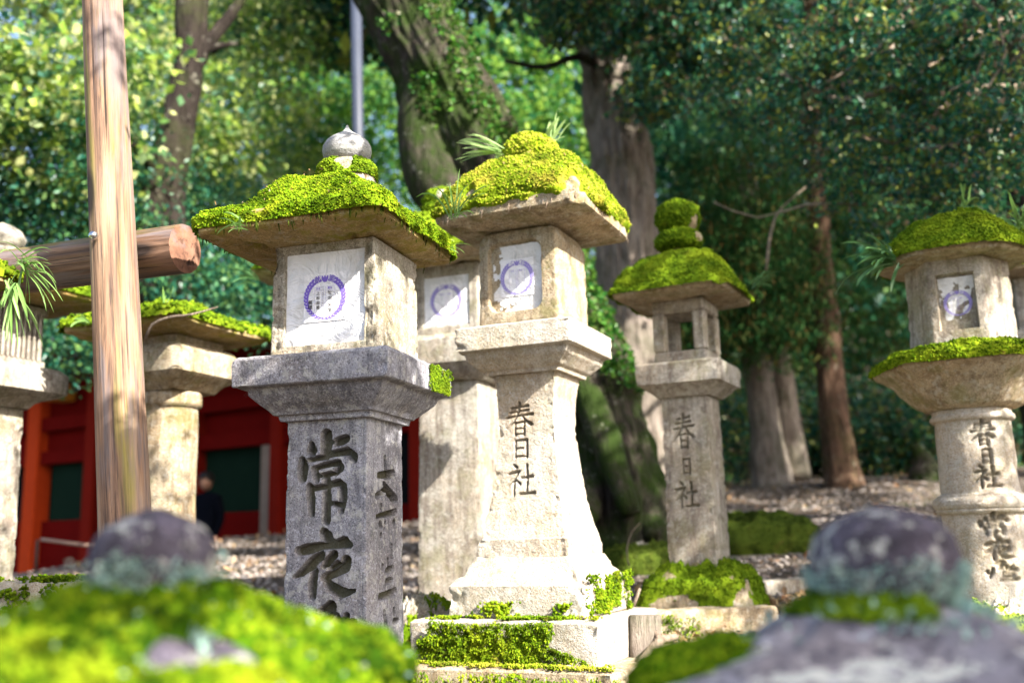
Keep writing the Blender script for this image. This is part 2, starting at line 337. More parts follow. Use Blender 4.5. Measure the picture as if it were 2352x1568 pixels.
def tube_arr(pts, rad, ns=16, amp=0., nsc=3, seed=0, step=None, cap=True, ridge=0.):
    pts = np.asarray(pts, float); rad = np.asarray(rad, float)
    if step:      # Catmull-Rom resample
        L = np.linalg.norm(np.diff(pts, axis=0), axis=1); P2 = []; R2 = []; m = len(pts)
        for i in range(m-1):
            p0, p1, p2, p3 = pts[max(i-1, 0)], pts[i], pts[i+1], pts[min(i+2, m-1)]; kk = max(1, int(L[i]/step))
            for t in np.arange(kk)/kk:
                P2.append(.5*((2*p1)+(-p0+p2)*t+(2*p0-5*p1+4*p2-p3)*t*t+(-p0+3*p1-3*p2+p3)*t**3)); R2.append(rad[i]+(rad[i+1]-rad[i])*t)
        P2.append(pts[-1]); R2.append(rad[-1]); pts = np.array(P2); rad = np.array(R2)
    T = np.gradient(pts, axis=0); T /= np.linalg.norm(T, axis=1, keepdims=True)+1e-9
    ref = np.array([0, 1., 0]) if abs(T[0][1]) < .8 else np.array([1., 0, 0]); th = np.arange(ns)/ns*2*math.pi; g = []
    for p, t, r in zip(pts, T, rad):
        a = np.cross(t, ref); a /= np.linalg.norm(a); b = np.cross(t, a); ref_ = a
        g.append(p+r*(np.cos(th)[:, None]*a+np.sin(th)[:, None]*b))
    g = np.array(g)
    if amp:
        ctr = pts[:, None]; nn = g-ctr; l = np.linalg.norm(nn, axis=2, keepdims=True)+1e-9; nn = nn/l; g = g+nn*(vn(g, nsc, seed, 4)*amp)[..., None]
        if ridge:
            hgt = np.concatenate([[0], np.cumsum(np.linalg.norm(np.diff(pts, axis=0), axis=1))])[:, None]+0*th; q3 = np.stack([np.cos(th)[None]*4.5+0*hgt, np.sin(th)[None]*4.5+0*hgt, hgt*1.5], -1)
            g = g+nn*((np.abs(vn(q3, 1.6, seed+7, 3))-.25)*ridge*2)[..., None]
    nr = len(g); v = g.reshape(-1, 3); i = np.arange(nr-1)[:, None]*ns; j = np.arange(ns)[None]; j2 = (j+1) % ns
    q = np.stack([i+j, i+ns+j, i+ns+j2, i+j2], -1).reshape(-1, 4); tr = []
    if cap:
        a = np.arange(ns); b = (a+1) % ns; c0 = len(v); v = np.vstack([v, pts[0], pts[-1]])
        tr = np.vstack([np.stack([np.full(ns, c0), a, b], 1), np.stack([np.full(ns, c0+1), (nr-1)*ns+b, (nr-1)*ns+a], 1)])
    return v, q, np.asarray(tr, np.int64).reshape(-1, 3)
def join(parts):
    vs, qs, ts, o = [], [], [], 0
    for v, q, t in parts:
        vs.append(v); qs.append(np.asarray(q, np.int64).reshape(-1, 4)+o); ts.append(np.asarray(t, np.int64).reshape(-1, 3)+o); o += len(v)
    return np.vstack(vs), np.vstack(qs), np.vstack(ts)
def tubes(name, specs, mat, parent=None, **k):
    v, q, t = join([tube_arr(*s[0], **s[1]) for s in specs]); return mesh(name, v, [q, t], mat, parent, **k)
OCT = np.array([(1, 0, 0), (-1, 0, 0), (0, 1, 0), (0, -1, 0), (0, 0, 1), (0, 0, -1)], float)
OCF = np.array([(0, 2, 4), (2, 1, 4), (1, 3, 4), (3, 0, 4), (2, 0, 5), (1, 2, 5), (3, 1, 5), (0, 3, 5)])
def rand_rot(n):
    q = rng.normal(size=(n, 4)); q /= np.linalg.norm(q, axis=1, keepdims=True); w, x, y, z = q.T
    return np.stack([np.stack([1-2*(y*y+z*z), 2*(x*y-z*w), 2*(x*z+y*w)], -1), np.stack([2*(x*y+z*w), 1-2*(x*x+z*z), 2*(y*z-x*w)], -1), np.stack([2*(x*z-y*w), 2*(y*z+x*w), 1-2*(x*x+y*y)], -1)], 1)
def blobs(pos, size, squash=None):
    n = len(pos); Rm = rand_rot(n); o = OCT[None]*(size[:, None, None])*(rng.uniform(.7, 1.3, (n, 6, 1)))
    v = np.einsum('nij,nkj->nki', Rm, o)
    if squash is not None: v = v*np.asarray(squash)
    v = v+pos[:, None]; f = OCF[None]+(np.arange(n)*6)[:, None, None]; return v.reshape(-1, 3), f.reshape(-1, 3)
def leaves(pos, size, up=.5, aspect=.5, droop=None, nrm=None):
    """rhombic folded leaves"""
    n = len(pos); a = rng.normal(size=(n, 3)); a[:, 2] -= .25
    if droop is not None: a = a*.6+droop
    a /= np.linalg.norm(a, axis=1, keepdims=True); b = rng.normal(size=(n, 3)); b[:, 2] += up*2
    if nrm is not None: b = b*.5+nrm*1.5
    s = np.cross(a, b); s /= np.linalg.norm(s, axis=1, keepdims=True)+1e-9; nn = np.cross(s, a)
    sz = size[:, None]; v = np.stack([pos, pos+a*sz*.5+s*sz*aspect*.5+nn*sz*.06, pos+a*sz, pos+a*sz*.5-s*sz*aspect*.5+nn*sz*.06], 1)
    f = np.arange(n)[:, None]*4+np.array([[0, 1, 2, 3]]); return v.reshape(-1, 3), f
def spray_points(cs, rs, n, spray=.3, nspray=None, flat=.35):
    """points clumped in flat sprays in ellipsoids"""
    cs = np.asarray(cs, float).reshape(-1, 3); rs = np.asarray(rs, float).reshape(-1, 3); vol = rs.prod(1)**(2/3); pick = rng.choice(len(cs), nspray or max(4, n//60), p=vol/vol.sum())
    u = rng.normal(size=(len(pick), 3)); u /= np.linalg.norm(u, axis=1, keepdims=True); u *= rng.uniform(.3, 1, (len(pick), 1))**.6
    sc = cs[pick]+u*rs[pick]; w = rng.integers(0, len(sc), n); d = rng.normal(size=(n, 3))*spray*.5; d[:, 2] *= flat
    tilt = rng.normal(size=(len(sc), 2))*.35; d[:, 2] += d[:, 0]*tilt[w, 0]+d[:, 1]*tilt[w, 1]; return sc[w]+d
def crown(name, cs, rs, n, size, mat, parent=None, spray=.3, nspray=None, aspect=.5, up=.6, droop=None, **k):
    p = spray_points(cs, rs, n, spray, nspray); v, f = leaves(p, size*rng.uniform(.6, 1.25, n), up, aspect, droop)
    return mesh(name, v, [f], mat, parent, smooth=False, **({'kind': 'stuff'} | k))

# ---------------------------------------------------------------- terrain
def ground(x, y):
    x = np.asarray(x, float); y = np.asarray(y, float)
    k = np.interp(x, [-9, -6, -3.4, 3.6, 9], [.01, .03, .079, .145, .17])
    z = np.interp(y, [-99, 2.3, 3.2, 3.9, 4.3], [0, .0, .75, 1.08, 1.13])
    z = z+k*np.clip(y-4.3, 0, 7.9)+.05*np.clip(y-12.2, 0, 8)*sm(x, -2, 1)
    dip = sm(-x, .6, 2.2)*sm(y, 12.2, 13.2)*(1-sm(y, 20, 24)); z = z*(1-dip)+.95*dip
    return z+np.clip(y-19, 0, 200)*(.12+.3*sm(x/np.maximum(y, 1), -.05, .25))*sm(y, 19, 27)
def gz(x, y): return float(ground(x, y))
def terrain():
    xs = np.concatenate([np.arange(-60, -9, 1.5), np.arange(-9, 9, .12), np.arange(9, 60.1, 1.5)])
    ys = np.concatenate([np.arange(-30, 1.5, 1.5), np.arange(1.5, 17, .12), np.arange(17, 80.1, 1.2)])
    X, Y = np.meshgrid(xs, ys); Zg = ground(X, Y); p = np.stack([X, Y, Zg], -1)
    m = sm(Y, 2, 3.5); p[..., 2] += m*(vn(p*[1, 1, 0], 1.1, 3)*.05+vn(p*[1, 1, 0], 7, 4, 2)*.012)
    ny, nx = X.shape; i = np.arange(ny-1)[:, None]*nx; j = np.arange(nx-1)[None]
    q = np.stack([i+j, i+j+1, i+nx+j+1, i+nx+j], -1).reshape(-1, 4)
    mesh('ground', p.reshape(-1, 3), [q], M['ground'], kind='structure')
terrain()
def scatter_ground(name, n, size, mat, xr, yr, kindf, lab, cat):
    # denser near the camera
    y = yr[0]+(yr[1]-yr[0])*rng.uniform(0, 1, n)**1.3; x = rng.uniform(-.62, .62, n)*y
    z = ground(x, y)+vn(np.stack([x, y, 0*x], -1), 1.1, 3)*.05+.006; p = np.stack([x, y, z], -1); s = size*rng.uniform(.5, 1.4, n)
    if kindf == 'stone': v, f = blobs(p, s, (1, 1, .6))
    else: v, f = leaves(p+[0, 0, .012], s, 1.6, .55)
    mesh(name, v, [f], mat, smooth=False, kind='stuff', label=lab, category=cat)
scatter_ground('gravel', 20000, .021, M['gravel'], 0, (3.9, 13), 'stone', 'grey gravel and small stones covering the sloping bank', 'gravel')
scatter_ground('fallen_leaves', 5000, .055, M['dry_leaf'], 0, (3.9, 17), 'leaf', 'dry brown fallen leaves strewn over the gravel bank', 'leaves')

# ---------------------------------------------------------------- moss and strap ferns
def moss(parent, g, N=None, thick=.02, tuft=.006, count=8000, mask=None, mat='moss_bright', seed=0, name='moss', lump=8, droop=0, tilt=1.0, label=None):
    if N is None: N = grid_normals(g)
    mk = np.ones(g.shape[:2]) if mask is None else mask(g)
    lumps = vn(g, lump, seed+11, 3)
    t = thick*np.clip(.7+1.1*lumps+.35*vn(g, lump*.45, seed+19, 2), .15, 2)*mk-(1-mk)*.006
    sh = g+N*t[..., None]; fine = vn(sh, .4/tuft, seed+3, 2)*tuft*.9; sh = sh+N*(fine*mk)[..., None]; sh[..., 2] -= droop*mk*(N[..., 2] < .3)
    nr, m = g.shape[:2]; i = np.arange(nr-1)[:, None]*m; j = np.arange(m)[None]; j2 = (j+1) % m
    q = np.stack([i+j, i+j2, i+m+j2, i+m+j], -1).reshape(-1, 4); km = (mk.ravel()[q] > .05).any(1); q = q[km]
    v = sh.reshape(-1, 3); parts_f = [q]
    ctr = v[q].mean(1); e1 = v[q[:, 1]]-v[q[:, 0]]; e2 = v[q[:, 3]]-v[q[:, 0]]; ar = np.linalg.norm(np.cross(e1, e2), axis=1)*mk.ravel()[q].mean(1)**2
    w = rng.choice(len(q), count, p=ar/ar.sum()); a, b = rng.uniform(size=(2, count, 1)); c = v[q[w, 0]]+a*e1[w]+b*e2[w]
    nn = N.reshape(-1, 3)[q[w, 0]]; c = c+nn*rng.uniform(0, tuft*.7, (count, 1)); bv, bf = blobs(c, tuft*(.35+1.1*rng.uniform(0, 1, count)**2))
    return mesh(name, np.vstack([v, bv]), [q, bf+len(v)], M[mat], parent, smooth=True, kind='stuff', **({'label': label} if label else {}))
def litter(root, g, count, size=.014):
    N = grid_normals(g); v = g.reshape(-1, 3); nn = N.reshape(-1, 3); w = np.where(nn[:, 2] > .5)[0]; w = rng.choice(w, count); p = v[w]+nn[w]*.03+rng.normal(size=(count, 3))*.006
    vv, f = leaves(p, size*rng.uniform(.4, 1.5, count), 1.5, .3); return mesh('leaf_litter', vv, [f], M['dry_leaf'], root, smooth=False, kind='stuff')
def hang(parent, g, rows, count, length, mat='moss_dark', name='hanging_roots', w=.0025):
    """thin strands hanging from an edge row"""
    e = g[rows]; idx = rng.integers(0, len(e), count); sp = []
    for i in idx:
        p = e[i]+rng.normal(size=3)*.004; L = length*rng.uniform(.4, 1.2); d = rng.normal(size=2)*.12*L
        sp.append((([p, p+[d[0]*.4, d[1]*.4, -L*.5], p+[d[0], d[1], -L]], [w, w*.8, w*.3]), dict(ns=4)))
    return tubes(name, sp, M[mat], parent, kind='stuff')
def strap(root, p0, d0, L, w, mat, curl=1.0):
    d = np.array(d0, float); d /= np.linalg.norm(d); p = np.array(p0, float); pts = [p]; n = 7; g = np.array([0, 0, -1.])
    for i in range(n):
        p = p+d*L/n; pts.append(p); d = d+g*.16*curl*(i+1)/n*2; d /= np.linalg.norm(d)
    pts = np.array(pts); T = np.gradient(pts, axis=0); s = np.cross(T, [0, 0, 1.]+rng.normal(size=3)*.3); s /= np.linalg.norm(s, axis=1, keepdims=True)+1e-9
    ww = w*np.array([.45, .8, 1, 1, 1, .9, .7, .1])[:, None]; up = np.cross(s, T); up /= np.linalg.norm(up, axis=1, keepdims=True)+1e-9
    v = np.stack([pts-s*ww, pts-up*ww*.45, pts+s*ww], 1).reshape(-1, 3); i = np.arange(n)[:, None]*3
    q = np.concatenate([np.hstack([i, i+1, i+4, i+3]), np.hstack([i+1, i+2, i+5, i+4])]); return mesh('leaf', v, [q], mat, root)
def fern(loc, n, L, dirv, spread, label, mat='strap_leaf', w=.0045, curl=1.0, group='strap-leaved ferns growing on the lantern roofs'):
    root = empty('strap_fern', loc, label=label, category='fern', group=group)
    for i in range(n):
        d = np.array(dirv, float)+rng.normal(size=3)*spread
        strap(root, rng.normal(size=3)*.012, d, L*rng.uniform(.45, 1.2), w*rng.uniform(.7, 1.5), M[mat], curl*rng.uniform(.5, 1.5))
    return root

# ---------------------------------------------------------------- carved characters (unit box, y down)
G = {}
G['春'] = [[(.2, .15, .03), (.55, .12, .035), (.8, .09, .05)], [(.15, .28, .03), (.5, .25, .03), (.82, .22, .045)], [(.03, .43, .035), (.5, .38, .035), (.97, .35, .055)],
           [(.5, .0, .06), (.45, .3, .045), (.28, .56, .04), (.03, .76, .012)], [(.56, .38, .03), (.72, .55, .05), (.9, .66, .075), (1, .68, .01)],
           [(.34, .6, .04), (.34, .98, .04)], [(.34, .6, .03), (.66, .58, .04), (.66, .98, .045)], [(.36, .78, .025), (.62, .77, .025)], [(.36, .95, .025), (.64, .95, .025)]]
G['日'] = [[(.25, .05, .05), (.25, .97, .045)], [(.25, .05, .04), (.75, .03, .06), (.75, .97, .055)], [(.28, .48, .03), (.6, .47, .03)], [(.28, .9, .035), (.72, .9, .035)]]
G['社'] = [[(.22, .0, .05), (.32, .08, .05)], [(.02, .28, .04), (.3, .22, .05), (.44, .2, .03)], [(.4, .23, .04), (.25, .48, .04), (.02, .68, .012)], [(.25, .48, .045), (.25, 1, .04)], [(.33, .5, .03), (.46, .62, .05)],
           [(.7, .02, .06), (.72, .4, .05), (.72, .93, .05)], [(.5, .42, .04), (.92, .38, .055)], [(.46, .94, .045), (.75, .92, .05), (1, .92, .06)]]
def pxs(L, oy=0): return [[(x, y+oy, r) for x, y, r in s] for s in L]
JO = [[(540, 220, 55), (545, 330, 62), (530, 470, 45)], [(365, 330, 25), (370, 400, 50)], [(770, 280, 38), (670, 315, 40)],
      [(255, 510, 30), (268, 600, 55), (260, 720, 45)], [(330, 515, 15), (480, 485, 22), (640, 445, 28), (790, 430, 36), (860, 500, 42), (870, 540, 22)],
      [(400, 620, 24), (425, 700, 34), (430, 760, 20)], [(400, 612, 16), (560, 575, 22), (680, 560, 30), (700, 620, 44), (650, 690, 22)], [(490, 705, 20), (600, 685, 22)],
      [(350, 830, 30), (370, 980, 42), (378, 1160, 26)], [(400, 855, 22), (520, 835, 22), (690, 790, 30), (735, 850, 44), (745, 980, 42), (725, 1130, 26)], [(620, 1040, 18), (720, 1070, 30)],
      [(545, 740, 38), (555, 1000, 44), (550, 1240, 42)]]
YA = pxs([[(525, 130, 42), (560, 190, 62), (612, 265, 44)], [(235, 345, 42), (340, 325, 50), (480, 290, 34), (610, 290, 30), (760, 255, 56), (820, 285, 32)],
          [(490, 395, 42), (390, 490, 52), (260, 610, 30), (180, 655, 8)], [(425, 590, 34), (402, 740, 42), (400, 890, 32)], [(645, 395, 38), (560, 485, 34), (520, 545, 16)],
          [(790, 470, 46), (770, 540, 56), (640, 620, 38), (545, 660, 30)], [(590, 560, 14), (690, 490, 18)], [(530, 680, 26), (610, 780, 48), (720, 850, 56), (810, 845, 26), (885, 825, 8)]], 1254)
TO = pxs([[(620, 1010, 52), (540, 1055, 38), (490, 1060, 14)], [(640, 1060, 30), (580, 1150, 36), (540, 1190, 20)], [(690, 1120, 22), (700, 1190, 24), (790, 1170, 26), (800, 1120, 24)], [(720, 1230, 20), (870, 1210, 38)],
          [(440, 1170, 20), (420, 1270, 28), (370, 1400, 14)], [(340, 1230, 18), (350, 1290, 22)], [(620, 1290, 20), (820, 1280, 20), (820, 1370, 20), (620, 1370, 20), (620, 1290, 20)], [(560, 1460, 24), (880, 1440, 34)]], 1254)
SIDE = [[(1225, 490, 20), (1235, 640, 18)], [(1150, 705, 15), (1250, 690, 34), (1325, 665, 30)], [(1215, 800, 14), (1260, 890, 38), (1340, 980, 42), (1370, 1000, 10)], [(1210, 900, 26), (1130, 960, 18)],
        [(1180, 1080, 18), (1182, 1140, 12)], [(1130, 1210, 12), (1230, 1180, 20), (1345, 1140, 22)], [(1328, 1265, 22)], [(1170, 1290, 20), (1185, 1330, 14)], [(1225, 1280, 12), (1212, 1390, 12)], [(1180, 1440, 22)],
        [(1300, 1560, 12), (1298, 1740, 16)], [(1255, 1735, 14), (1262, 1830, 14)], [(1240, 1870, 20), (1310, 1845, 26)], [(1195, 1805, 16), (1192, 1890, 12)], [(1240, 2000, 20), (1300, 1985, 20)],
        [(1165, 2180, 24), (1250, 2160, 26), (1340, 2135, 28)], [(1215, 2370, 16), (1222, 2460, 20)], [(1322, 2360, 16), (1330, 2420, 14)], [(1330, 2520, 34), (1365, 2510, 24)], [(1225, 2500, 26)]]
def unitize(L):
    a = np.array([(x, y) for s in L for x, y, r in s]); x0, y0 = a.min(0); w, h = a.max(0)-a.min(0)
    return [[((x-x0)/w, (y-y0)/h, r/w) for x, y, r in s] for s in L]
G['常'] = unitize(JO); G['夜'] = unitize(YA); G['燈'] = unitize(TO)
def place(ch, cx, ztop, w, h, rs=1.0):
    return [[(cx+(x-.5)*w, ztop-y*h, r*w*rs) for x, y, r in s] for s in G[ch]]
def carver(front, right=None, dmax=.012, edge=.005, bias=0.):
    def f(g, sd, th):
        dep = np.zeros(g.shape[:2])
        for side, strokes, ax in ((0, front, 0), (1, right, 1)):
            if not strokes: continue
            cols = np.where(sd == side)[0]; xs = g[:, cols, ax]; zs = g[:, cols, 2]
            z0 = min(p[1] for s in strokes for p in s)-.04; z1 = max(p[1] for s in strokes for p in s)+.04; rows = np.where((zs[:, 0] > z0) & (zs[:, 0] < z1))[0]
            if not len(rows): continue
            s_ = seg_field(xs[rows], zs[rows], strokes); s_ = s_+vn(g[np.ix_(rows, cols)], 110, 4, 2)*.0012
            dep[np.ix_(rows, cols)] = np.clip(-(s_-bias)/edge, 0, 1)**.6
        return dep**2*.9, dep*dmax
    return f
def round_carver(strokes, rad, dmax=.012, edge=.006, th0=-math.pi/2, bias=0.):
    def f(g, sd, th):
        dep = np.zeros(g.shape[:2]); a = (th-th0+math.pi) % (2*math.pi)-math.pi; cols = np.where(np.abs(a) < 1.0)[0]
        xs = np.broadcast_to((a[cols]*rad)[None], (g.shape[0], len(cols))); s_ = seg_field(xs, g[:, cols, 2], strokes)+vn(g[:, cols], 90, 4, 2)*.0015
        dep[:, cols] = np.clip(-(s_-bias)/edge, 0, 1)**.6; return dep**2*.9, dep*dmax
    return f

def windowed(cx, cz, hw, hh, depth, rnd=.01, side=0, dirty=.15):
    """recess on a face of a square box"""
    def f(g, sd, th):
        dep = np.zeros(g.shape[:2]); cols = np.where(sd == side)[0]; xs = g[:, cols, 0]; zs = g[:, cols, 2]
        qx = np.abs(xs-cx)-(hw-rnd); qz = np.abs(zs-cz)-(hh-rnd)
        s_ = np.hypot(np.maximum(qx, 0), np.maximum(qz, 0))+np.minimum(np.maximum(qx, qz), 0)-rnd
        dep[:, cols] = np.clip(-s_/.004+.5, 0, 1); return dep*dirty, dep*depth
    return f

# ---------------------------------------------------------------- paper with printed wreath
def text(body, x, z, size, mat, parent, y, name='lettering', font=None):
    cu_ = bpy.data.curves.new('lettering', 'FONT'); cu_.body = body; cu_.size = size; cu_.align_x = 'CENTER'; cu_.align_y = 'CENTER'; cu_.space_line = .8; cu_.offset = size*.012
    t = bpy.data.objects.new('t', cu_); COL.objects.link(t); bpy.context.view_layer.update(); me = bpy.data.meshes.new_from_object(t.evaluated_get(bpy.context.evaluated_depsgraph_get()))
    bpy.data.objects.remove(t); n_ = len(me.vertices)
    v = np.zeros(n_*3, np.float32); me.vertices.foreach_get('co', v); v = v.reshape(-1, 3); c = v.mean(0) if n_ else np.zeros(3)
    w = np.stack([v[:, 0]+x, np.full(n_, y), v[:, 1]+z], 1); me.vertices.foreach_set('co', w.astype(np.float32).ravel()); me.materials.clear(); me.materials.append(mat)
    me.name = name; o = bpy.data.objects.new(name, me); link(o, parent); return o
def wreath(parent, cx, cz, rad, y, mat, pale=False):
    v = []; f = []; 
    def lobe(cx_, cz_, ang, L, w, n=9):
        k = len(v); v.append((cx_, y, cz_))
        for i in range(n):
            t = 2*math.pi*i/n; rr = 1+.08*math.cos(5*t); px, pz = L*math.cos(t)*rr, w*math.sin(t)*rr
            v.append((cx_+px*math.cos(ang)-pz*math.sin(ang), y, cz_+px*math.sin(ang)+pz*math.cos(ang)))
        for i in range(n): f.append((k, k+1+(i+1) % n, k+1+i))
    m = 17
    for s in (-1, 1):
        for i in range(m):
            t = (i+.6)/(m+.2); ang = -math.pi/2+s*t*math.pi*.93; th_ = rad*(.05+.13*t**.8); stp = rad*math.pi/m*.62
            for q in (-1, 1):
                r_ = rad-th_*.5+q*th_*.45; lobe(cx+r_*math.cos(ang), cz+r_*math.sin(ang), ang+s*math.pi/2+q*s*-.5, stp, th_*.42)
    for a in (-.35, 0, .35): lobe(cx+rad*.28*a, cz+rad*.86, math.pi/2-a, rad*.17, rad*.06)
    o = mesh('wreath_print', v, [np.array(f)], mat, parent, smooth=False); return o
def paper(parent, cx, cz, hw, hh, y, mat='paper', rad=None, full=0, seed=0, slip=True, tear=0, rot=0):
    nx, nz = 40, 44; xs = np.linspace(-hw, hw, nx); zs = np.linspace(-hh, hh, nz); X, Zg = np.meshgrid(xs, zs); p = np.stack([X, 0*X, Zg], -1)
    p[..., 0] += vn(p, 30, seed)*.003*sm(np.abs(X)/hw, .8, 1); p[..., 2] += vn(p, 30, seed+1)*.004*sm(np.abs(Zg)/hh, .8, 1)+rot*X
    wr = (vn(p*[1, 1, .6], 14, seed+2, 2)*.0035)*sm(1-np.hypot((X)/hw, (Zg)/hh), -.2, -.0)*0+vn(p*[1.5, 1, .5], 12, seed+2, 2)*.0022*sm(np.maximum(np.abs(X)/hw, np.abs(Zg)/hh), .55, .95)
    p[..., 1] = y-wr; p[..., 0] += cx; p[..., 2] += cz; nv = p.reshape(-1, 3)
    i = np.arange(nz-1)[:, None]*nx; j = np.arange(nx-1)[None]; q = np.stack([i+j, i+j+1, i+nx+j+1, i+nx+j], -1).reshape(-1, 4)
    if tear:
        c = nv[q].mean(1); d = vn(c, 22, seed+9, 3); left = sm(-(c[:, 0]-cx)/hw, .35, .95); keep = (d-left*tear) > -.42+0*left; q = q[keep]
    o = mesh('paper_screen', nv, [q], M[mat], parent)
    if rad:
        if slip: 
            sw = rad*1.05; box('prayer_slip', cx-sw, cx+sw, y-.0032, y-.0022, cz-rad*1.1, cz+rad*1.12, M['slip'], o, .0002)
        yy = y-.0042; wreath(o, cx, cz, rad, yy, M['purple' if full else 'purple_pale'])
        if full:
            def frame(x0, x1, z0, z1, t=.0005):
                for a in ((x0, x1, z0-t, z0), (x0, x1, z1-t, z1), (x0-t, x0, z0, z1), (x1-t, x1, z0, z1)):
                    vv = [(a[0], yy, a[2]), (a[1], yy, a[2]), (a[1], yy, a[3]), (a[0], yy, a[3])]; fr.append(vv)
            fr = []; r_ = rad
            frame(cx-.5*r_, cx-.06*r_, cz-.68*r_, cz+.5*r_); frame(cx-.14*r_, cx-.06*r_, cz-.68*r_, cz+.5*r_); frame(cx+.04*r_, cx+.48*r_, cz-.68*r_, cz+.5*r_)
            frame(cx-.5*r_, cx-.14*r_, cz+.32*r_, cz+.5*r_); frame(cx+.04*r_, cx+.48*r_, cz+.32*r_, cz+.5*r_)
            mesh('ruled_frame', np.array(fr).reshape(-1, 3), [np.arange(len(fr)*4).reshape(-1, 4)], M['purple_pale'], o, smooth=False)
            y2 = yy-.0006
            def col_(s, x, z0, sz, gap, m_=M['ink']):
                for i_, ch in enumerate(s): text(ch, x, z0-i_*gap, sz, m_, o, y2)
            col_('家内安全', cx+.26*r_, cz+.18*r_, .24*r_, .26*r_); col_('上松由芽', cx-.33*r_, cz+.2*r_, .18*r_, .22*r_); col_('美穂', cx-.72*r_, cz-.2*r_, .22*r_, .22*r_)
            col_('ウエマツユメ', cx-.1*r_, cz+.2*r_, .075*r_, .095*r_)
            text('願意', cx+.26*r_, cz+.41*r_, .12*r_, M['purple'], o, y2); text('氏名', cx-.32*r_, cz+.41*r_, .12*r_, M['purple'], o, y2)
            for ch, sx in (('献', -.36), ('燈', .36)):
                text(ch, cx+sx*r_, cz+.84*r_, .34*r_, M['slip'], o, y2-.0004).scale = (1, 1, 1); text(ch, cx+sx*r_, cz+.84*r_, .29*r_, M['purple'], o, y2-.001)
        else:
            for ch, sx in (('献', -.36), ('燈', .36)): text(ch, cx+sx*rad, cz+.84*rad, .32*rad, M['slip'], o, yy-.0006)
            for s, sx in (('願意', .25), ('氏名', -.28)): text(s, cx+sx*rad, cz+.4*rad, .12*rad, M['purple_pale'], o, yy-.0006)
            for x_ in (-.48, -.05, .05, .48): box('ruled_line', cx+x_*rad-.0004, cx+x_*rad+.0004, yy-.0008, yy-.0004, cz-.65*rad, cz+.48*rad, M['purple_pale'], o, .0001)
    return o

# ================================================================ the lanterns
LA = 'stone lanterns standing along the shrine path'
def lantern(C, a, zb, label): return empty('stone_lantern', (C[0], C[1], zb), -R(a), label=label, category='stone lantern', group=LA)
def roof_rings(zu, h, edge, top, hn, lift=.03, p=40, sag=.55, inner=.17, under=0.0, prof=None):
    """underside, eave face, concave top slope"""
    r = [(zu, inner, p, 0), (zu+under*.5, h*.75, p, lift*.4), (zu+under, h-.012, p, lift), (zu+under+.008, h, p*.6, lift), (zu+under+edge, h+.004, p*.6, lift), (zu+under+edge+.012, h-.015, p*.6, lift)]
    z0 = zu+under+edge+.012; n_ = 8
    if prof:
        return r+[(z0+(top-z0)*t_, h*f_, max(7, p*(1-t_)), lift*(1-t_)**2.5) for f_, t_ in prof]
    for i in range(1, n_+1):
        t = i/n_; hh = (h-.015)*(1-t)+hn*t; zz = z0+(top-z0)*(sag*t+(1-sag)*t**2.0 if sag <= 1 else 1-(1-t)**sag); r.append((zz, hh, max(8, p*(1-t)), lift*(1-t)**2.5))
    return r

# ---- hero: square lantern carved with the large characters
C1 = (-.565, 3.44); A1 = 17; zb = .9
L1 = lantern(C1, A1, zb, 'sharp grey square lantern carved 常夜 in front, with a pointed finial and thick moss roof')
def z1(px, py, Y): return Z(px, py, Y)-zb
ZC0, ZC1 = .25, z1(838, 956, 3.26)              # column
ux = .2815/937                                   # metres per traced pixel across the column face
zpx = lambda y: z1(838, (1550+y/3.136)/1.6327, 3.26)
conv = lambda L, x0=542: [[((x-x0)*ux, zpx(y), r*ux) for x, y, r in s] for s in L]
sidec = [[((x-1232)*(.28/400), zpx(y), r*ux*1.25) for x, y, r in s] for s in SIDE]
grooves = [[(sx*.130, ZC1-.02, .0012), (sx*.130, .3, .0012)] for sx in (-1, 1)]
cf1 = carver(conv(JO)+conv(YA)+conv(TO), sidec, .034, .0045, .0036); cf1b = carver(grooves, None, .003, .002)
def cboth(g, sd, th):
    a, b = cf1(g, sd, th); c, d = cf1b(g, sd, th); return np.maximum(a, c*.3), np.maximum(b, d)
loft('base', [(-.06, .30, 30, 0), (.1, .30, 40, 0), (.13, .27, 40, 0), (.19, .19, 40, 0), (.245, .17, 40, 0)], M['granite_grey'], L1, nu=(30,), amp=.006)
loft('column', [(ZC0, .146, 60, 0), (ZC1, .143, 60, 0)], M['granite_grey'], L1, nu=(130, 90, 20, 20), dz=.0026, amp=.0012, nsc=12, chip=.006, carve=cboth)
zc = [z1(838, 958, 3.26), z1(870, 862, 3.08), z1(870, 788, 3.08)]
loft('platform', [(zc[0]+.001, .162, 90, 0), (zc[0]+.020, .166, 90, 0), (zc[0]+.0205, .178, 90, 0), (zc[0]+.034, .188, 90, 0), (zc[0]+.055, .212, 90, 0), (zc[0]+.080, .235, 90, 0), (zc[1]-.003, .246, 90, 0), (zc[1], .272, 90, 0), (zc[1]+.004, .276, 90, 0), (zc[2]-.014, .278, 90, 0), (zc[2]-.004, .270, 80, 0), (zc[2], .262, 80, 0)],
     M['granite_grey'], L1, nu=(90, 70, 20, 20), dz=.006, amp=.002, nsc=14, chip=.009)
zf = (zc[2]+.001, z1(838, 542, 3.2)); zm = (zf[0]+zf[1])/2+.005
wf = windowed(.006, zm, .143, (zf[1]-zf[0])/2-.034, .016, .006)
def wfg(g, sd, th):
    a, b = wf(g, sd, th); c, d = carver([[(.160, zf[0]+.02, .0014), (.160, zf[1]-.09, .0014)], [(.155, zf[1]-.06, .002), (.165, zf[1]-.03, .012)]], None, .005, .003)(g, sd, th)
    return np.maximum(a, c*.3), np.maximum(b, d)
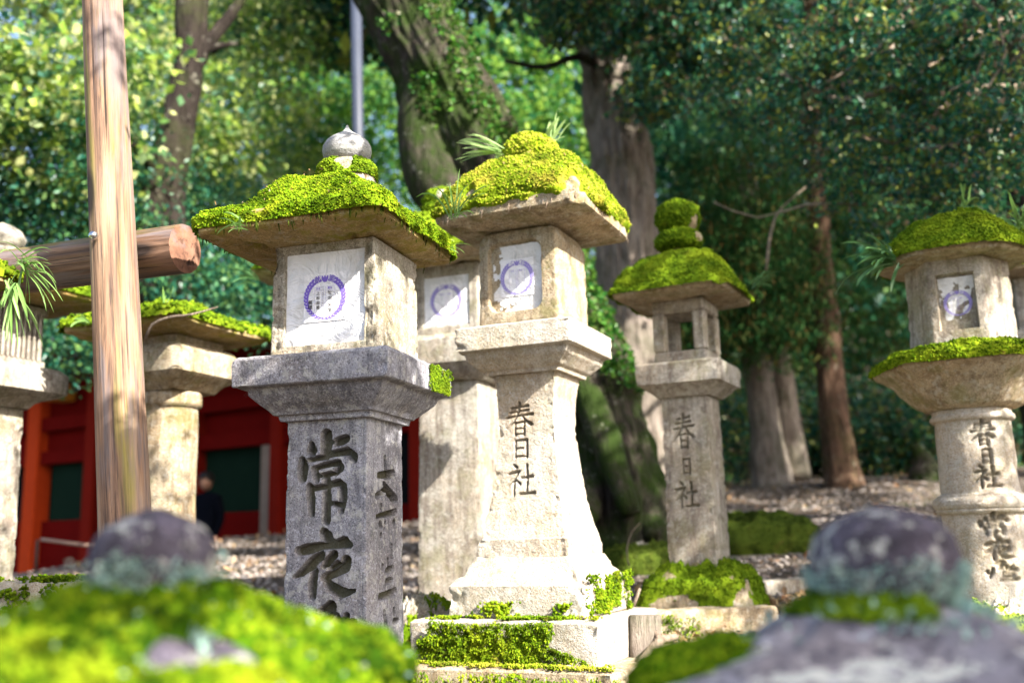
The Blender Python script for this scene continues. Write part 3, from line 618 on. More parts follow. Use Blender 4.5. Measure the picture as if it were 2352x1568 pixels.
loft('firebox', [(zf[0], .187, 60, 0), (zf[1], .185, 50, 0)], M['granite_tan'], L1, nu=(110, 70, 16, 16), dz=.0035, amp=.002, nsc=14, chip=.012, carve=wfg)
pp = paper(L1, .006, zm, .146, (zf[1]-zf[0])/2-.030, -.187+.0135, 'paper', .073, 1, 3)
off1 = (-.055, -.02)
HR = .335; ring1 = roof_rings(zf[1]+.001, HR, .055, z1(790, 424, 3.42), .10, .004, 26, .62, .16, .018, [(.95, .02), (.86, .05), (.77, .11), (.69, .24), (.61, .45), (.52, .68), (.42, .86), (.32, .96), (.2, 1.0)])
ro, gr = loft('roof', ring1, M['roof_under'], L1, nu=(90, 70, 40, 40), dz=.012, amp=.006, nsc=9, chip=.02, off=off1)
k0 = max(4, int(len(gr)*.42))
# find index of the eave lower edge
zz = gr[:, 10, 2]; rr = np.hypot(gr[:, 10, 0]-off1[0], gr[:, 10, 1]-off1[1]); ke = int(np.argmax(rr))-3
def mk1(g):
    m_ = sm(vn(g, 6.5, 21, 3), -.62, -.5); loc = np.hypot((g[..., 0]-.13)/.035, (g[..., 2]-(zf[1]+.10))/.02)  # bare patch on the front eave
    bare = sm(loc+vn(g, 30, 8, 2)*.5, .8, 1.1); low = sm(g[..., 2]-(zf[1]+.026)+vn(g, 22, 5, 2)*.022, -.004, .012)
    return m_*low*np.where(g[..., 1] < 0, bare, 1)
moss(L1, gr[ke:], thick=.024, tuft=.0040, count=28000, mask=mk1, mat='moss_bright', lump=9)
litter(L1, gr[ke:], 130); litter(L3, gr3[ke3:], 110) if 0 else None
hang(L1, gr, ke, 90, .03, 'moss_dark', 'moss_fringe', .003)
offn = (-.005, .0)
loft('neck_ring', [(z1(790, 425, 3.42), .10, 2, 0), (z1(790, 392, 3.42), .098, 2, 0), (z1(790, 384, 3.42), .097, 2, 0), (z1(790, 375, 3.42), .085, 2, 0), (z1(790, 370, 3.42), .06, 2, 0)], M['granite_tan'], L1, n=24, nu=(3,), dz=.008, amp=.006, nsc=20, off=offn)
fz = lambda py: z1(795, py, 3.42)
_, gf = loft('finial', [(fz(371), .058, 2, 0), (fz(365), .073, 2, 0), (fz(356), .083, 2, 0), (fz(345), .087, 2, 0), (fz(334), .085, 2, 0), (fz(323), .075, 2, 0), (fz(314), .058, 2, 0), (fz(306), .037, 2, 0), (fz(299), .019, 2, 0), (fz(292), .009, 2, 0), (fz(283), .003, 2, 0)], M['granite_light'], L1, n=24, nu=(4,), dz=.005, amp=.0015, nsc=20, off=offn)
th_ = np.linspace(0, 2*math.pi, 60, endpoint=False)
gm = np.array([[(offn[0]+r_*math.cos(t), offn[1]+r_*math.sin(t), z_) for t in th_] for z_, r_ in ((fz(410), .10), (fz(401), .101), (fz(393), .101), (fz(386), .099), (fz(379), .092), (fz(374), .083))])
moss(L1, gm, thick=.004, tuft=.0045, count=3200, mask=lambda g: sm(vn(g, 16, 3, 3), -.25, 0), mat='moss_green', name='neck_moss')
# moss on the right end of the platform
pm = np.array([[(.281, y_, z_) for y_ in np.linspace(.02, .275, 16)] for z_ in np.linspace(zc[1]-.002, zc[2]-.002, 10)])
def strip_moss(root, pts, nrm, count, tuft, mat, seed=0, name='moss', thr=-.2):
    pts = np.asarray(pts); nr, m = pts.shape[:2]; a = rng.uniform(0, nr-1.001, count); b = rng.uniform(0, m-1.001, count); i, j = a.astype(int), b.astype(int); fa, fb = (a-i)[:, None], (b-j)[:, None]
    p = (pts[i, j]*(1-fa)*(1-fb)+pts[i+1, j]*fa*(1-fb)+pts[i, j+1]*(1-fa)*fb+pts[i+1, j+1]*fa*fb); keep = vn(p+vn(p, 25, seed+8, 2)[:, None]*.012, 14, seed, 4) > thr+rng.normal(size=len(p))*.09
    ed = np.minimum(np.minimum(a, nr-1-a)/(nr-1), np.minimum(b, m-1-b)/(m-1)); keep &= ed+vn(p, 22, seed+1, 3)*.22 > .07+rng.normal(size=len(p))*.015
    p = p[keep]; p = p+np.asarray(nrm)*rng.uniform(-.2, 1, (len(p), 1))*tuft*2; v, f = blobs(p, tuft*rng.uniform(.5, 1.2, len(p))); return mesh(name, v, [f], M[mat], root, kind='stuff')
strip_moss(L1, pm, (.5, 0, 0), 2600, .0038, 'moss_green', 2, 'platform_moss', -.05)

# ---- the waisted lantern with a bright moss roof
C3 = (.10, 4.3); A3 = 24; zb3 = .98
L3 = lantern(C3, A3, zb3, 'sunlit pale lantern with flaring waisted column carved 春日社 above a mossy stepped plinth')
z3 = lambda px, py, Y: Z(px, py, Y)-zb3
q1, q2 = z3(1322, 1420, 3.93), z3(1322, 1275, 4.05)
loft('pedestal', [(q1, .284, 50, 0), (q1+.005, .288, 50, 0), (z3(1322, 1345, 3.93), .286, 50, 0), (z3(1322, 1335, 3.93), .272, 40, 0), (q2-.02, .215, 40, 0), (q2, .205, 40, 0)], M['granite_pale'], L3, nu=(60,), dz=.008, amp=.005, chip=.02)
zt = z3(1275, 850, 4.1); zw = q2+.001
prof = [(zw, .197), (z3(1320, 1232, 4.05), .197)]
zlo = prof[-1][0]
for t in np.linspace(0, 1, 14)[1:]:
    h_ = .186-.061*(1-(1-min(1, t/.78))**2.0) if t < .78 else .125+.020*((t-.78)/.22)**2
    prof.append((zlo+(zt-zlo)*t, h_))
prof = [(a, b, 90, 0) for a, b in prof]
prof[1:2] = [(zlo-.004, .1975, 90, 0), (zlo, .191, 90, 0)]
zk = lambda y: z3(1275, (1450+y/3.484)/1.6327, 4.12)
ch3 = place('春', -.028, zk(170), .125, zk(170)-zk(600)) + place('日', -.022, zk(650), .10, zk(650)-zk(900)) + place('社', -.020, zk(990), .12, zk(990)-zk(1400))
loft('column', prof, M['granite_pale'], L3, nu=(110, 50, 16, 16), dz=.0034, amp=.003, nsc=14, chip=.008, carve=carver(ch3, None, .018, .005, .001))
zc3 = [zt+.001, z3(1322, 783, 3.97), z3(1322, 724, 3.97)]
loft('platform', [(zc3[0], .165, 80, 0), (zc3[0]+.016, .17, 80, 0), (zc3[0]+.02, .18, 80, 0), (zc3[1]-.03, .222, 80, 0), (zc3[1]-.003, .232, 80, 0), (zc3[1], .252, 80, 0), (zc3[1]+.004, .258, 80, 0), (zc3[2]-.008, .258, 80, 0), (zc3[2], .246, 60, 0)], M['granite_pale'], L3, nu=(60,), dz=.007, amp=.003, nsc=14, chip=.010)
zf3 = (zc3[2]+.001, z3(1272, 506, 4.06)); zm3 = (zf3[0]+zf3[1])/2
loft('firebox', [(zf3[0], .175, 40, 0), (zf3[0]+.02, .182, 24, 0), (zf3[1]-.05, .180, 20, 0), (zf3[1]-.012, .165, 14, 0), (zf3[1], .14, 12, 0)], M['granite_warm'], L3, nu=(90, 50, 16, 16), dz=.0045, amp=.003, nsc=16, chip=.004, carve=windowed(-.01, zm3, .118, .148, .022, .04))
paper(L3, -.006, zm3-.004, .110, .142, -.182+.021, 'paper_torn', .072, 0, 8, tear=.5)
# rounded stone lip keeps the paper corners hidden
off3 = (.01, 0); ring3 = roof_rings(zf3[1]-.004, .335, .05, z3(1200, 398, 4.3), .13, .0, 20, .75, .15, .02, [(.94, .16), (.85, .42), (.76, .66), (.67, .85), (.57, .96), (.45, 1.0), (.3, 1.0)])
ro3, gr3 = loft('roof', ring3, M['granite_warm'], L3, nu=(70, 60, 20, 20), dz=.014, amp=.005, nsc=8, chip=.02, off=off3)
rr = np.hypot(gr3[:, 10, 0]-off3[0], gr3[:, 10, 1]); ke3 = int(np.argmax(rr))-2
def mk3(g):
    corner = np.hypot((g[..., 0]-.34)/.07, (g[..., 1]+.34)/.07); b = sm(corner+vn(g, 18, 2, 2)*.4, .9, 1.3); up = sm(g[..., 2]-(zf3[1]+.055)+vn(g, 18, 7, 2)*.02, -.01, .01)
    p = np.hypot((g[..., 0]+.14)/.03, (g[..., 2]-(zf3[1]+.13))/.025); p2 = sm(p+vn(g, 30, 8, 2)*.5, .8, 1.1)
    return b*up*np.where(g[..., 1] < 0, p2, 1)
moss(L3, gr3[ke3:], thick=.026, tuft=.0050, count=17000, mask=mk3, mat='moss_gold', lump=9)
litter(L3, gr3[ke3:], 110)
hang(L3, gr3, ke3, 26, .05, 'twig', 'hanging_roots', .0022)
fk = lambda py: z3(1200, py, 4.3)
_, gfi = loft('finial', [(fk(400), .122, 8, 0), (fk(362), .126, 8, 0), (fk(342), .116, 6, 0), (fk(328), .09, 5, 0), (fk(321), .05, 3, 0), (fk(319), .02, 2, 0)], M['granite_pale'], L3, n=6, nu=(12,), dz=.01, amp=.008, nsc=12)
moss(L3, gfi, thick=.008, tuft=.006, count=3800, mask=lambda g: sm(vn(g, 11, 9, 3), -.45, -.3), mat='moss_gold', name='finial_moss')
# moss clinging to the foot of the pedestal
e_ = np.array([[(x_, -.29-dy, q1+dz_) for x_ in np.linspace(-.28, .28, 40)] for dy, dz_ in ((.0, .06), (.004, .02), (.02, .0))])
strip_moss(L3, e_, (0, -1, .3), 2600, .007, 'moss_bright', 5, 'pedestal_moss', .02)
e_ = np.array([[(.29, y_, q1+dz_) for y_ in np.linspace(-.27, .28, 30)] for dz_ in np.linspace(.0, .16, 8)])
strip_moss(L3, e_, (1, 0, 0), 3500, .006, 'moss_bright', 6, 'side_moss', -.15)

# stepped stone plinth (the slabs are separate stones)
pl = empty('stone_plinth', (C3[0], C3[1], zb3-.1), -R(A3), label='two-step stone plinth with hanging moss under the pale waisted lantern', category='plinth')
b0 = q1-.001+.1; s1 = z3(1322, 1538, 3.75)+.1
_, gs = loft('slab', [(s1+.001, .385, 60, 0), (b0-.012, .39, 60, 0), (b0-.001, .378, 50, 0)], M['granite_pale'], pl, nu=(60,), dz=.012, amp=.006, chip=.02, off=(-.015, 0))
loft('slab', [(s1-.24, .50, 60, 0), (s1-.01, .50, 60, 0), (s1, .49, 50, 0)], M['granite_warm'], pl, nu=(40,), dz=.02, amp=.006, chip=.02, off=(0, .0))
e_ = np.array([[(x_, -.392-dy, s1+.004+t*(b0-s1-.004)) for x_ in np.linspace(-.39, .375, 60)] for t, dy in zip(np.linspace(0, 1.0, 12), [.006]*12)])
def feathery(root, pts, nrm, count, L, mat, seed, name, thr=-.1, keepf=None):
    pts = np.asarray(pts); nr, m = pts.shape[:2]; a = rng.uniform(0, nr-1.001, count); b = rng.uniform(0, m-1.001, count); i, j = a.astype(int), b.astype(int); fa, fb = (a-i)[:, None], (b-j)[:, None]
    p = (pts[i, j]*(1-fa)*(1-fb)+pts[i+1, j]*fa*(1-fb)+pts[i, j+1]*(1-fa)*fb+pts[i+1, j+1]*fa*fb); k_ = vn(p*[1, 1, .6]+vn(p, 20, seed+8, 2)[:, None]*.02, 7, seed, 5) > thr+rng.normal(size=len(p))*.13
    ed = np.minimum(np.minimum(a, nr-1-a)/(nr-1), np.minimum(b, m-1-b)/(m-1)); k_ &= ed+vn(p, 18, seed+1, 3)*.2 > .05+rng.normal(size=len(p))*.03
    if keepf is not None: k_ &= keepf(p)
    p = p[k_]; c = np.floor(p/.018); ph = np.clip(vn(p, 45, 77, 2)+.5, 0, 1); p = p+np.asarray(nrm)*(rng.uniform(0, 1, (len(p), 1))*.010+ph[:, None]*.022)
    v, f = leaves(p, L*rng.uniform(.6, 1.3, len(p)), .2, .5, np.array([0, -.5, -.9])); return mesh(name, v, [f], M[mat], root, smooth=False, kind='stuff')
keep3 = lambda p: (p[:, 0] < .2+vn(p, 8, 3, 2)*.12) | (p[:, 2] < s1+.07-(p[:, 0]-.2)*.3)
feathery(pl, e_, (0, -1, 0), 20000, .012, 'moss_bright', 12, 'hanging_moss', -.62, keep3)
e2_ = np.array([[(x_, -.505, s1-.2+t*.19) for x_ in np.linspace(-.5, .5, 60)] for t in np.linspace(0, 1, 10)])
feathery(pl, e2_, (0, -1, 0), 7000, .016, 'moss_bright', 15, 'hanging_moss', -.05)
e3_ = np.array([[(x_, -.50+dy, s1+.004) for x_ in np.linspace(-.48, .48, 60)] for dy in np.linspace(.0, .11, 6)])
strip_moss(pl, e3_, (0, 0, 1), 6000, .005, 'moss_gold', 7, 'ledge_moss', .02)
e3_ = np.array([[(x_, -.385+dy, b0+.002) for x_ in np.linspace(-.36, .36, 60)] for dy in np.linspace(.0, .09, 6)])
strip_moss(pl, e3_, (0, 0, 1), 5000, .005, 'moss_bright', 8, 'ledge_moss', .05)

# ---- lantern further right with an empty firebox
C5 = (.94, 5.4); A5 = 27; zb5 = 1.38
L5 = lantern(C5, A5, zb5, 'lantern with an open empty firebox and double mossy knob, square column carved 春日社')
z5 = lambda px, py, Y: Z(px, py, Y)-zb5
ct = z5(1642, 906, 5.24); kx = lambda y: z5(1600, (1500+y/3.136)/1.6327, 5.26)
ch5 = place('春', -.01, kx(150), .115, kx(150)-kx(560)) + place('日', -.005, kx(675), .07, kx(675)-kx(870)) + place('社', -.01, kx(960), .115, kx(960)-kx(1260))
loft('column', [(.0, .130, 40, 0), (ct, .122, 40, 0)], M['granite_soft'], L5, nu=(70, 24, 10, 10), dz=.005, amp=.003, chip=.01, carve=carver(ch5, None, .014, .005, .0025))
cb = [ct+.001, z5(1655, 868, 5.1), z5(1655, 818, 5.1)]
loft('platform', [(cb[0], .14, 40, 0), (cb[0]+.02, .16, 40, 0), (cb[1]-.01, .205, 40, 0), (cb[1], .222, 40, 0), (cb[2]-.01, .226, 40, 0), (cb[2], .215, 40, 0)], M['granite_soft'], L5, nu=(24,), dz=.015, amp=.004, chip=.014)
f0, f1 = cb[2]+.001, z5(1612, 678, 5.2)
hb = .142
box('sill', -hb, hb, -hb, hb, f0, f0+.065, M['granite_soft'], L5, .01); box('lintel', -hb, hb, -hb, hb, f1-.07, f1, M['granite_soft'], L5, .01)
for sx in (-1, 1):
    for sy in (-1, 1): box('corner_post', *(sorted((sx*hb, sx*(hb-.066)))), *(sorted((sy*hb, sy*(hb-.066)))), f0+.064, f1-.069, M['granite_soft'], L5, .008)
ring5 = roof_rings(f1-.002, .305, .03, z5(1570, 600, 5.4), .12, .0, 16, 1.5, .15, .015, [(.92, .25), (.78, .62), (.64, .90), (.48, 1.0), (.3, 1.0)])
_, gr5 = loft('roof', ring5, M['granite_warm'], L5, nu=(40,), dz=.016, amp=.008, nsc=7, chip=.02, off=(-.01, 0))
rr = np.hypot(gr5[:, 10, 0], gr5[:, 10, 1]); ke5 = int(np.argmax(rr))-1
moss(L5, gr5[ke5:], thick=.030, tuft=.0058, count=8500, mat='moss_green', lump=6)
kz = lambda py: z5(1567, py, 5.4)
for (a, b, r_, nm) in ((575, 528, .122, 'knob'), (532, 460, .118, 'knob')):
    zs_ = np.linspace(kz(a), kz(b), 7); pr = [.55, .9, 1.0, 1.0, .95, .75, .3] if b == 528 else [.6, .88, 1, 1, .92, .7, .25]
    _, gk = loft(nm, [(z_, r_*q_, 2, 0) for z_, q_ in zip(zs_, pr)], M['granite_warm'], L5, n=24, nu=(2,), dz=.015, amp=.012, nsc=9, off=(-.01, 0))
    moss(L5, gk, thick=.008, tuft=.007, count=2200, mask=lambda g: sm(vn(g, 9, 19, 3), -.5, -.3), mat='moss_green', name='knob_moss')

# ---- hexagonal lantern on a ringed round column, right
C6 = (2.06, 4.6); zb6 = 1.30; A6 = 26
L6 = lantern(C6, A6, zb6, 'hexagonal-topped lantern with ringed round column carved 春日社 常夜, torn paper in its window')
z6 = lambda py, Y=4.5: Z(2235, py, Y)-zb6
r6 = .168; top6 = z6(930)
kr = lambda y: Z(2250, (1520+y/2.118)/1.6327, 4.45)-zb6
th6 = -math.pi/2+.1
ch6 = place('春', .03, kr(120), .11, kr(120)-kr(320)) + place('日', .035, kr(345), .07, kr(345)-kr(465)) + place('社', .03, kr(480), .11, kr(480)-kr(655)) + place('常', .035, kr(870), .12, kr(870)-kr(1040)) + place('夜', .04, kr(1060), .12, kr(1060)-kr(1220)) + place('燈', .045, kr(1245), .12, kr(1245)-kr(1390))
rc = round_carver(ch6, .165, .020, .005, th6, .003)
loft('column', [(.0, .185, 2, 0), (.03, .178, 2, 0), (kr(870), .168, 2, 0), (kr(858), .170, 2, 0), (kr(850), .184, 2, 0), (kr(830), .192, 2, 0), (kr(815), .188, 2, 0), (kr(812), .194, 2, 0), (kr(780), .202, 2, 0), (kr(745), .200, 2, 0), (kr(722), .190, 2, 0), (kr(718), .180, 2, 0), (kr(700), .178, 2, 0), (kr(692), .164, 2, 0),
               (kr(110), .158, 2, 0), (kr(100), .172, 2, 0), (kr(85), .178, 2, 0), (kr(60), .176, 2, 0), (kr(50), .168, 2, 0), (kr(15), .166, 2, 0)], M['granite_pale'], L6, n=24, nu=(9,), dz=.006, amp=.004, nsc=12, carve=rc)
c0 = kr(14); zq = [z6(905), z6(868), z6(848), z6(800)]
def petals(g):
    t = np.arctan2(g[..., 1], g[..., 0]); m_ = sm(g[..., 2], c0, c0+.03)*(1-sm(g[..., 2], zq[2]-.01, zq[2]+.01)); r_ = 1-.035*m_*np.abs(np.sin(t*9))
    g[..., 0] *= r_; g[..., 1] *= r_; return g
_, gp6 = loft('platform', [(c0, .17, 12, 0), (c0+.02, .21, 12, 0), (zq[1]-.02, .29, 16, 0), (zq[2]-.005, .355, 20, 0), (zq[2]+.01, .365, 20, 0), (zq[2]+.045, .36, 20, 0), (zq[2]+.075, .30, 14, 0), (zq[3]-.01, .22, 12, 0)], M['granite_warm'], L6, n=6, nu=(34,), dz=.012, amp=.005, nsc=9, post=petals)
ii = np.where(gp6[:, 0, 2] > zq[2]+.006)[0][0]
moss(L6, gp6[ii:], thick=.022, tuft=.0055, count=9000, mask=lambda g: sm(vn(g, 7, 31, 3), -.55, -.35), mat='moss_bright', lump=8, name='platform_moss')
g0, g1 = zq[3]-.012, z6(596, 4.45)
loft('firebox', [(g0, .195, 50, 0), (g0+.02, .2, 50, 0), (g1, .193, 50, 0)], M['granite_soft'], L6, n=6, nu=(70, 24, 24, 12, 12, 24), dz=.006, amp=.003, nsc=12, chip=.006, carve=windowed(0, (g0+g1)/2+.01, .078, .125, .03, .006), rot=-math.pi/2)
paper(L6, .002, (g0+g1)/2+.005, .074, .120, -.196+.028, 'paper_torn', .056, 0, 31, slip=False, tear=.25)
ring6 = roof_rings(g1-.002, .315, .03, z6(505, 4.6), .10, .0, 14, 1.7, .16, .012)
_, gr6 = loft('roof', ring6, M['granite_warm'], L6, n=6, nu=(26,), dz=.016, amp=.008, nsc=7, chip=.01)
rr = np.hypot(gr6[:, 10, 0], gr6[:, 10, 1]); ke6 = int(np.argmax(rr))-1
moss(L6, gr6[ke6:], thick=.030, tuft=.0058, count=10500, mask=lambda g: sm(np.hypot((g[..., 0]+.06)/.10, (g[..., 2]-(z6(490)))/.03)+vn(g, 20, 3, 2)*.3, .8, 1.1), mat='moss_green', lump=6)

# ---- lantern behind, between the two main ones
def plain_lantern(C, a, zb, label, z, hw, roofh, mats, papr=None, rnd=0, roofp=18, fin='moss', nlat=0, mossmat_='moss_green', moff=(0, 0)):
    """z: list of heights above zb: column top, platform rim low, platform top, firebox top, roof top, finial top; hw: column, platform, firebox half-widths"""
    o = lantern(C, a, zb, label); ct, p1, p2, ft, rt, tt = z; n_ = 24 if rnd else 4; nu_ = (4,) if rnd else (24,); pr = 2 if rnd else 40
    loft('base', [(-.12, hw[1]*1.1, 20, 0), (.02, hw[1]*1.1, 20, 0), (.09, hw[0]*1.25, 20, 0)], M[mats[0]], o, nu=(14,), dz=.03, amp=.01)
    body = [(.085, hw[0]*1.03, pr, 0), (ct, hw[0]*.96, pr, 0)]
    if rnd: m_ = ct*.32; body = [(.085, hw[0]*1.06, 2, 0), (m_-.03, hw[0], 2, 0), (m_-.025, hw[0]*1.07, 2, 0), (m_+.02, hw[0]*1.09, 2, 0), (m_+.025, hw[0], 2, 0), (ct-.07, hw[0]*.95, 2, 0), (ct-.065, hw[0]*1.08, 2, 0), (ct, hw[0]*1.08, 2, 0)]
    loft('column', body, M[mats[0]], o, n=n_, nu=nu_, dz=.02, amp=.004, chip=.01)
    loft('platform', [(ct+.001, hw[0]*1.1, 30, 0), (ct+.03, hw[0]*1.3, 20, 0), (p1, hw[1]*.95, 16, 0), (p1+.012, hw[1], 16, 0), (p2-.03, hw[1], 14, 0), (p2, hw[1]*.88, 14, 0)], M[mats[0]], o, nu=(20,), dz=.02, amp=.01, nsc=6, chip=.02)
    zc_ = (p2+ft)/2
    if nlat:
        box('firebox', -hw[2]+.004, hw[2]-.004, -hw[2]+.004, hw[2]-.004, p2+.001, ft, M['bark_grey'], o, .006)
        for a_ in (p2+.002, ft-.045): box('firebox_rail', -hw[2]-.008, hw[2]+.008, -hw[2]-.008, hw[2]+.008, a_, a_+.04, M[mats[1]], o, .004)
        for side in range(2):
            for i in range(nlat):
                u = -hw[2]*.75+i*1.5*hw[2]/(nlat-1); 
                if side == 0: box('lattice_bar', u-.006, u+.006, -hw[2]-.014, -hw[2]-.002, p2+.04, ft-.03, M[mats[1]], o, .002)
                else: box('lattice_bar', hw[2]+.002, hw[2]+.014, u-.006, u+.006, p2+.04, ft-.03, M[mats[1]], o, .002)
    else:
        cv_ = windowed(0, zc_, hw[2]*.72, (ft-p2)*.36, .012, .006) if papr else None
        loft('firebox', [(p2+.001, hw[2], 40, 0), (ft, hw[2], 40, 0)], M[mats[0]], o, nu=(60, 12, 12, 12), dz=.006, amp=.003, carve=cv_)
        if papr: paper(o, 0, zc_, hw[2]*.7, (ft-p2)*.35, -hw[2]+.009, 'paper', papr, 0, 5, slip=True)
    rg = roof_rings(ft+.001, roofh, .04, rt, .11, .02, roofp, .8, hw[2]*.9, .015)
    _, g = loft('roof', rg, M[mats[2]], o, nu=(30,), dz=.02, amp=.008, nsc=7, chip=.02, off=moff); rr = np.hypot(g[:, 5, 0]-moff[0], g[:, 5, 1]-moff[1]); k_ = int(np.argmax(rr))-1
    moss(o, g[k_:], thick=.03, tuft=.011, count=2200, mask=lambda q: sm(vn(q, 5, 41, 3), -.5, -.25), mat=mossmat_, lump=6)
    if tt > rt+.03:
        hh = tt-rt; ps = [(-.02, .07), (.1, .11), (.3, .115), (.34, .08), (.4, .10), (.6, .115), (.8, .09), (.92, .05), (1, .01)]
        _, gk = loft('finial', [(rt+t*hh, r_, 2, 0) for t, r_ in ps], M[mats[0]], o, n=24, nu=(2,), dz=.02, amp=.006, nsc=9, off=moff)
        if fin == 'moss': moss(o, gk, thick=.008, tuft=.008, count=1500, mask=lambda q: sm(-q[..., 0]+moff[0]+vn(q, 9, 19, 3)*.1, -.08, .0), mat=mossmat_, name='finial_moss')
    return o
Y2 = 5.5; C2 = (P(1058, 900, Y2)[0], Y2); zb2 = 1.28; z2 = lambda py, Y=5.3: Z(1050, py, Y)-zb2
L2 = plain_lantern(C2, 20, zb2, 'tall half-hidden lantern behind, its square papered window showing between the two front lanterns', [z2(872), z2(840), z2(768), z2(606), z2(470), z2(402)], (.175, .27, .185), .40, ('granite_soft', 'granite_soft', 'granite_warm'), .088, moff=(-.09, 0))
# ---- lantern hidden behind the grey square one (only a roof corner shows)
Y4 = 5.6; C4 = (P(795, 700, Y4)[0], Y4); zb4 = 1.2; z4 = lambda py: Z(795, py, Y4)-zb4
plain_lantern(C4, 20, zb4, 'lantern hidden behind the grey square one, only its mossy roof corner peeping out', [z4(900), z4(870), z4(815), z4(660), z4(560), z4(560)], (.14, .25, .17), .40, ('granite_soft', 'granite_soft', 'granite_warm'), None)
# ---- round-column lantern behind the log post
Y7 = 5.0; C7 = (P(395, 900, Y7)[0], Y7); zb7 = 1.0; z7 = lambda py, Y=4.9: Z(400, py, Y)-zb7
plain_lantern(C7, 24, zb7, 'lantern with round ringed column and wide bowl-like platform, behind the upright log post', [z7(898), z7(868), z7(800), z7(778), z7(700), z7(700)], (.135, .238, .17), .362, ('granite_warm', 'granite_soft', 'roof_under'), None, rnd=1, moff=(-.03, 0))
# ---- left-edge lantern with latticed firebox
Y8 = 5.0; C8 = (P(-14, 800, Y8)[0], Y8); zb8 = 1.0; z8 = lambda py, Y=4.9: Z(30, py, Y)-zb8
plain_lantern(C8, 24, zb8, 'lantern with a slatted wooden firebox and pale onion finial at the left edge', [z8(932), z8(900), z8(838), z8(690), z8(590), z8(498)], (.115, .26, .16), .40, ('granite_soft', 'granite_soft', 'roof_under'), None, fin='', nlat=9)
# ---- near left lantern whose mossy roof corner enters the frame
Y9 = 3.3; pc = P(28, 615, Y9); C9 = (pc[0]-.45, Y9-.10); zb9 = .9
o9 = plain_lantern(C9, 20, zb9, 'lantern cropped by the left edge, only a mossy roof corner with long strap ferns visible', [1.05, 1.1, 1.22, pc[2]-zb9-.07, pc[2]-zb9+.18, pc[2]-zb9+.18], (.13, .25, .17), .345, ('granite_soft', 'granite_soft', 'roof_under'), None, mossmat_='moss_bright')
# ---- slice of a lantern beyond the right edge
Y10 = 6.2; C10 = (P(2415, 800, Y10)[0], Y10); zb10 = 1.4; z10 = lambda py: Z(2340, py, 6.1)-zb10
plain_lantern(C10, 22, zb10, 'lantern mostly beyond the right edge, a sliver behind the hexagonal one', [z10(870), z10(830), z10(760), z10(640), z10(560), z10(500)], (.16, .27, .18), .36, ('granite_soft', 'granite_soft', 'granite_warm'), None)

# ---- two foreground lanterns, only finial and roof in view
def near_lantern(C, a, label, zt, rt, rf, ht, rh, rmat, mossf, prof=None, zb=.0, mm='moss_bright', fdrop=.11, edge=.07, cnt=9000, msk=None):
    o = lantern(C, a, zb, label)
    zr = rt-zb; ze = ht-zb
    loft('base', [(-.05, .28, 30, 0), (.12, .28, 30, 0), (.2, .17, 30, 0)], M['granite_soft'], o, nu=(12,), dz=.05)
    loft('column', [(.2, .14, 40, 0), (.82, .13, 40, 0)], M['granite_soft'], o, nu=(12,), dz=.05)
    loft('platform', [(.821, .15, 40, 0), (.92, .25, 30, 0), (1.0, .25, 30, 0), (1.01, .24, 30, 0)], M['granite_soft'], o, nu=(12,), dz=.05)
    loft('firebox', [(1.012, .17, 40, 0), (ze-edge-.03, .17, 40, 0)], M['granite_soft'], o, nu=(12,), dz=.05)
    rg = roof_rings(ze-edge-.028, rh, edge, zr, .09, .0, 12, 1.45, .16, .015, prof or [(.9, .16), (.75, .38), (.6, .58), (.45, .78), (.3, .94), (.2, 1.0)])
    _, g = loft('roof', rg, M[rmat], o, nu=(60, 50, 30, 30), dz=.014, amp=.012, nsc=6, chip=.02)
    rr = np.hypot(g[:, 5, 0], g[:, 5, 1]); k_ = int(np.argmax(rr))-4
    if mossf: moss(o, g[max(k_, 1):], thick=.026, tuft=.006, count=cnt, mask=msk, mat=mm, lump=7)
    _, gk = loft('finial', [(zr-.02, rf*.8, 2, 0), (zr+.012, rf*.86, 2, 0), (zr+fdrop*.25, rf*.97, 2, 0), (zr+fdrop*.5, rf, 2, 0), (zr+fdrop*.72, rf*.93, 2, 0), (zr+fdrop*.86, rf*.78, 2, 0), (zr+fdrop*.96, rf*.52, 2, 0), (zt-zb, rf*.12, 2, 0)], M['granite_dark'], o, n=24, nu=(4,), dz=.006, amp=.003, nsc=14)
    return o, g, gk, zr
pf = P(352, 1255, 1.36); ze1 = Z(352, 1625, 1.05)
of1, gg1, gk1, zr1 = near_lantern((pf[0], 1.36), 12, 'blurred foreground lantern top thick with bright green moss, purple-grey knob above', Z(352, 1168, 1.36), Z(352, 1385, 1.36), .079, Z(352, 1625, 1.05), .272, 'granite_dark', True, fdrop=Z(352, 1168, 1.36)-Z(352, 1385, 1.36)-.008, mm='moss_lime',
    msk=lambda g: sm(np.hypot((g[..., 0]-.17)/.075, (g[..., 1]+.17)/.06)+vn(g, 14, 3, 2)*.35, .8, 1.05)*sm(vn(g, 8, 51, 3), -.6, -.45))
LICH = leafmat('lichen_fronds', [(.28, .45, .42), (.42, .56, .52), (.2, .36, .30), (.5, .58, .48)], .9, .2, .1); M['lichen'] = LICH
def lichen(root, g, zlo, zhi, count, size, name='lichen', dens=-.1, seed=3, mat='lichen'):
    N = grid_normals(g); v = g.reshape(-1, 3); nn = N.reshape(-1, 3); w = rng.integers(0, len(v), count*4); p = v[w]+rng.normal(size=(count*4, 3))*.004; zn = vn(p, 26, seed+2, 3)*.024; k_ = (p[:, 2] > zlo-zn) & (p[:, 2] < zhi+zn-.004) & (vn(p, 22, seed, 3) > dens); p, q = p[k_][:count], nn[w][k_][:count]
    vv, f = leaves(p+q*.002, size*rng.uniform(.5, 1.2, len(p)), .2, .8, q*1.2); return mesh(name, vv, [f], M[mat], root, smooth=False, kind='stuff')
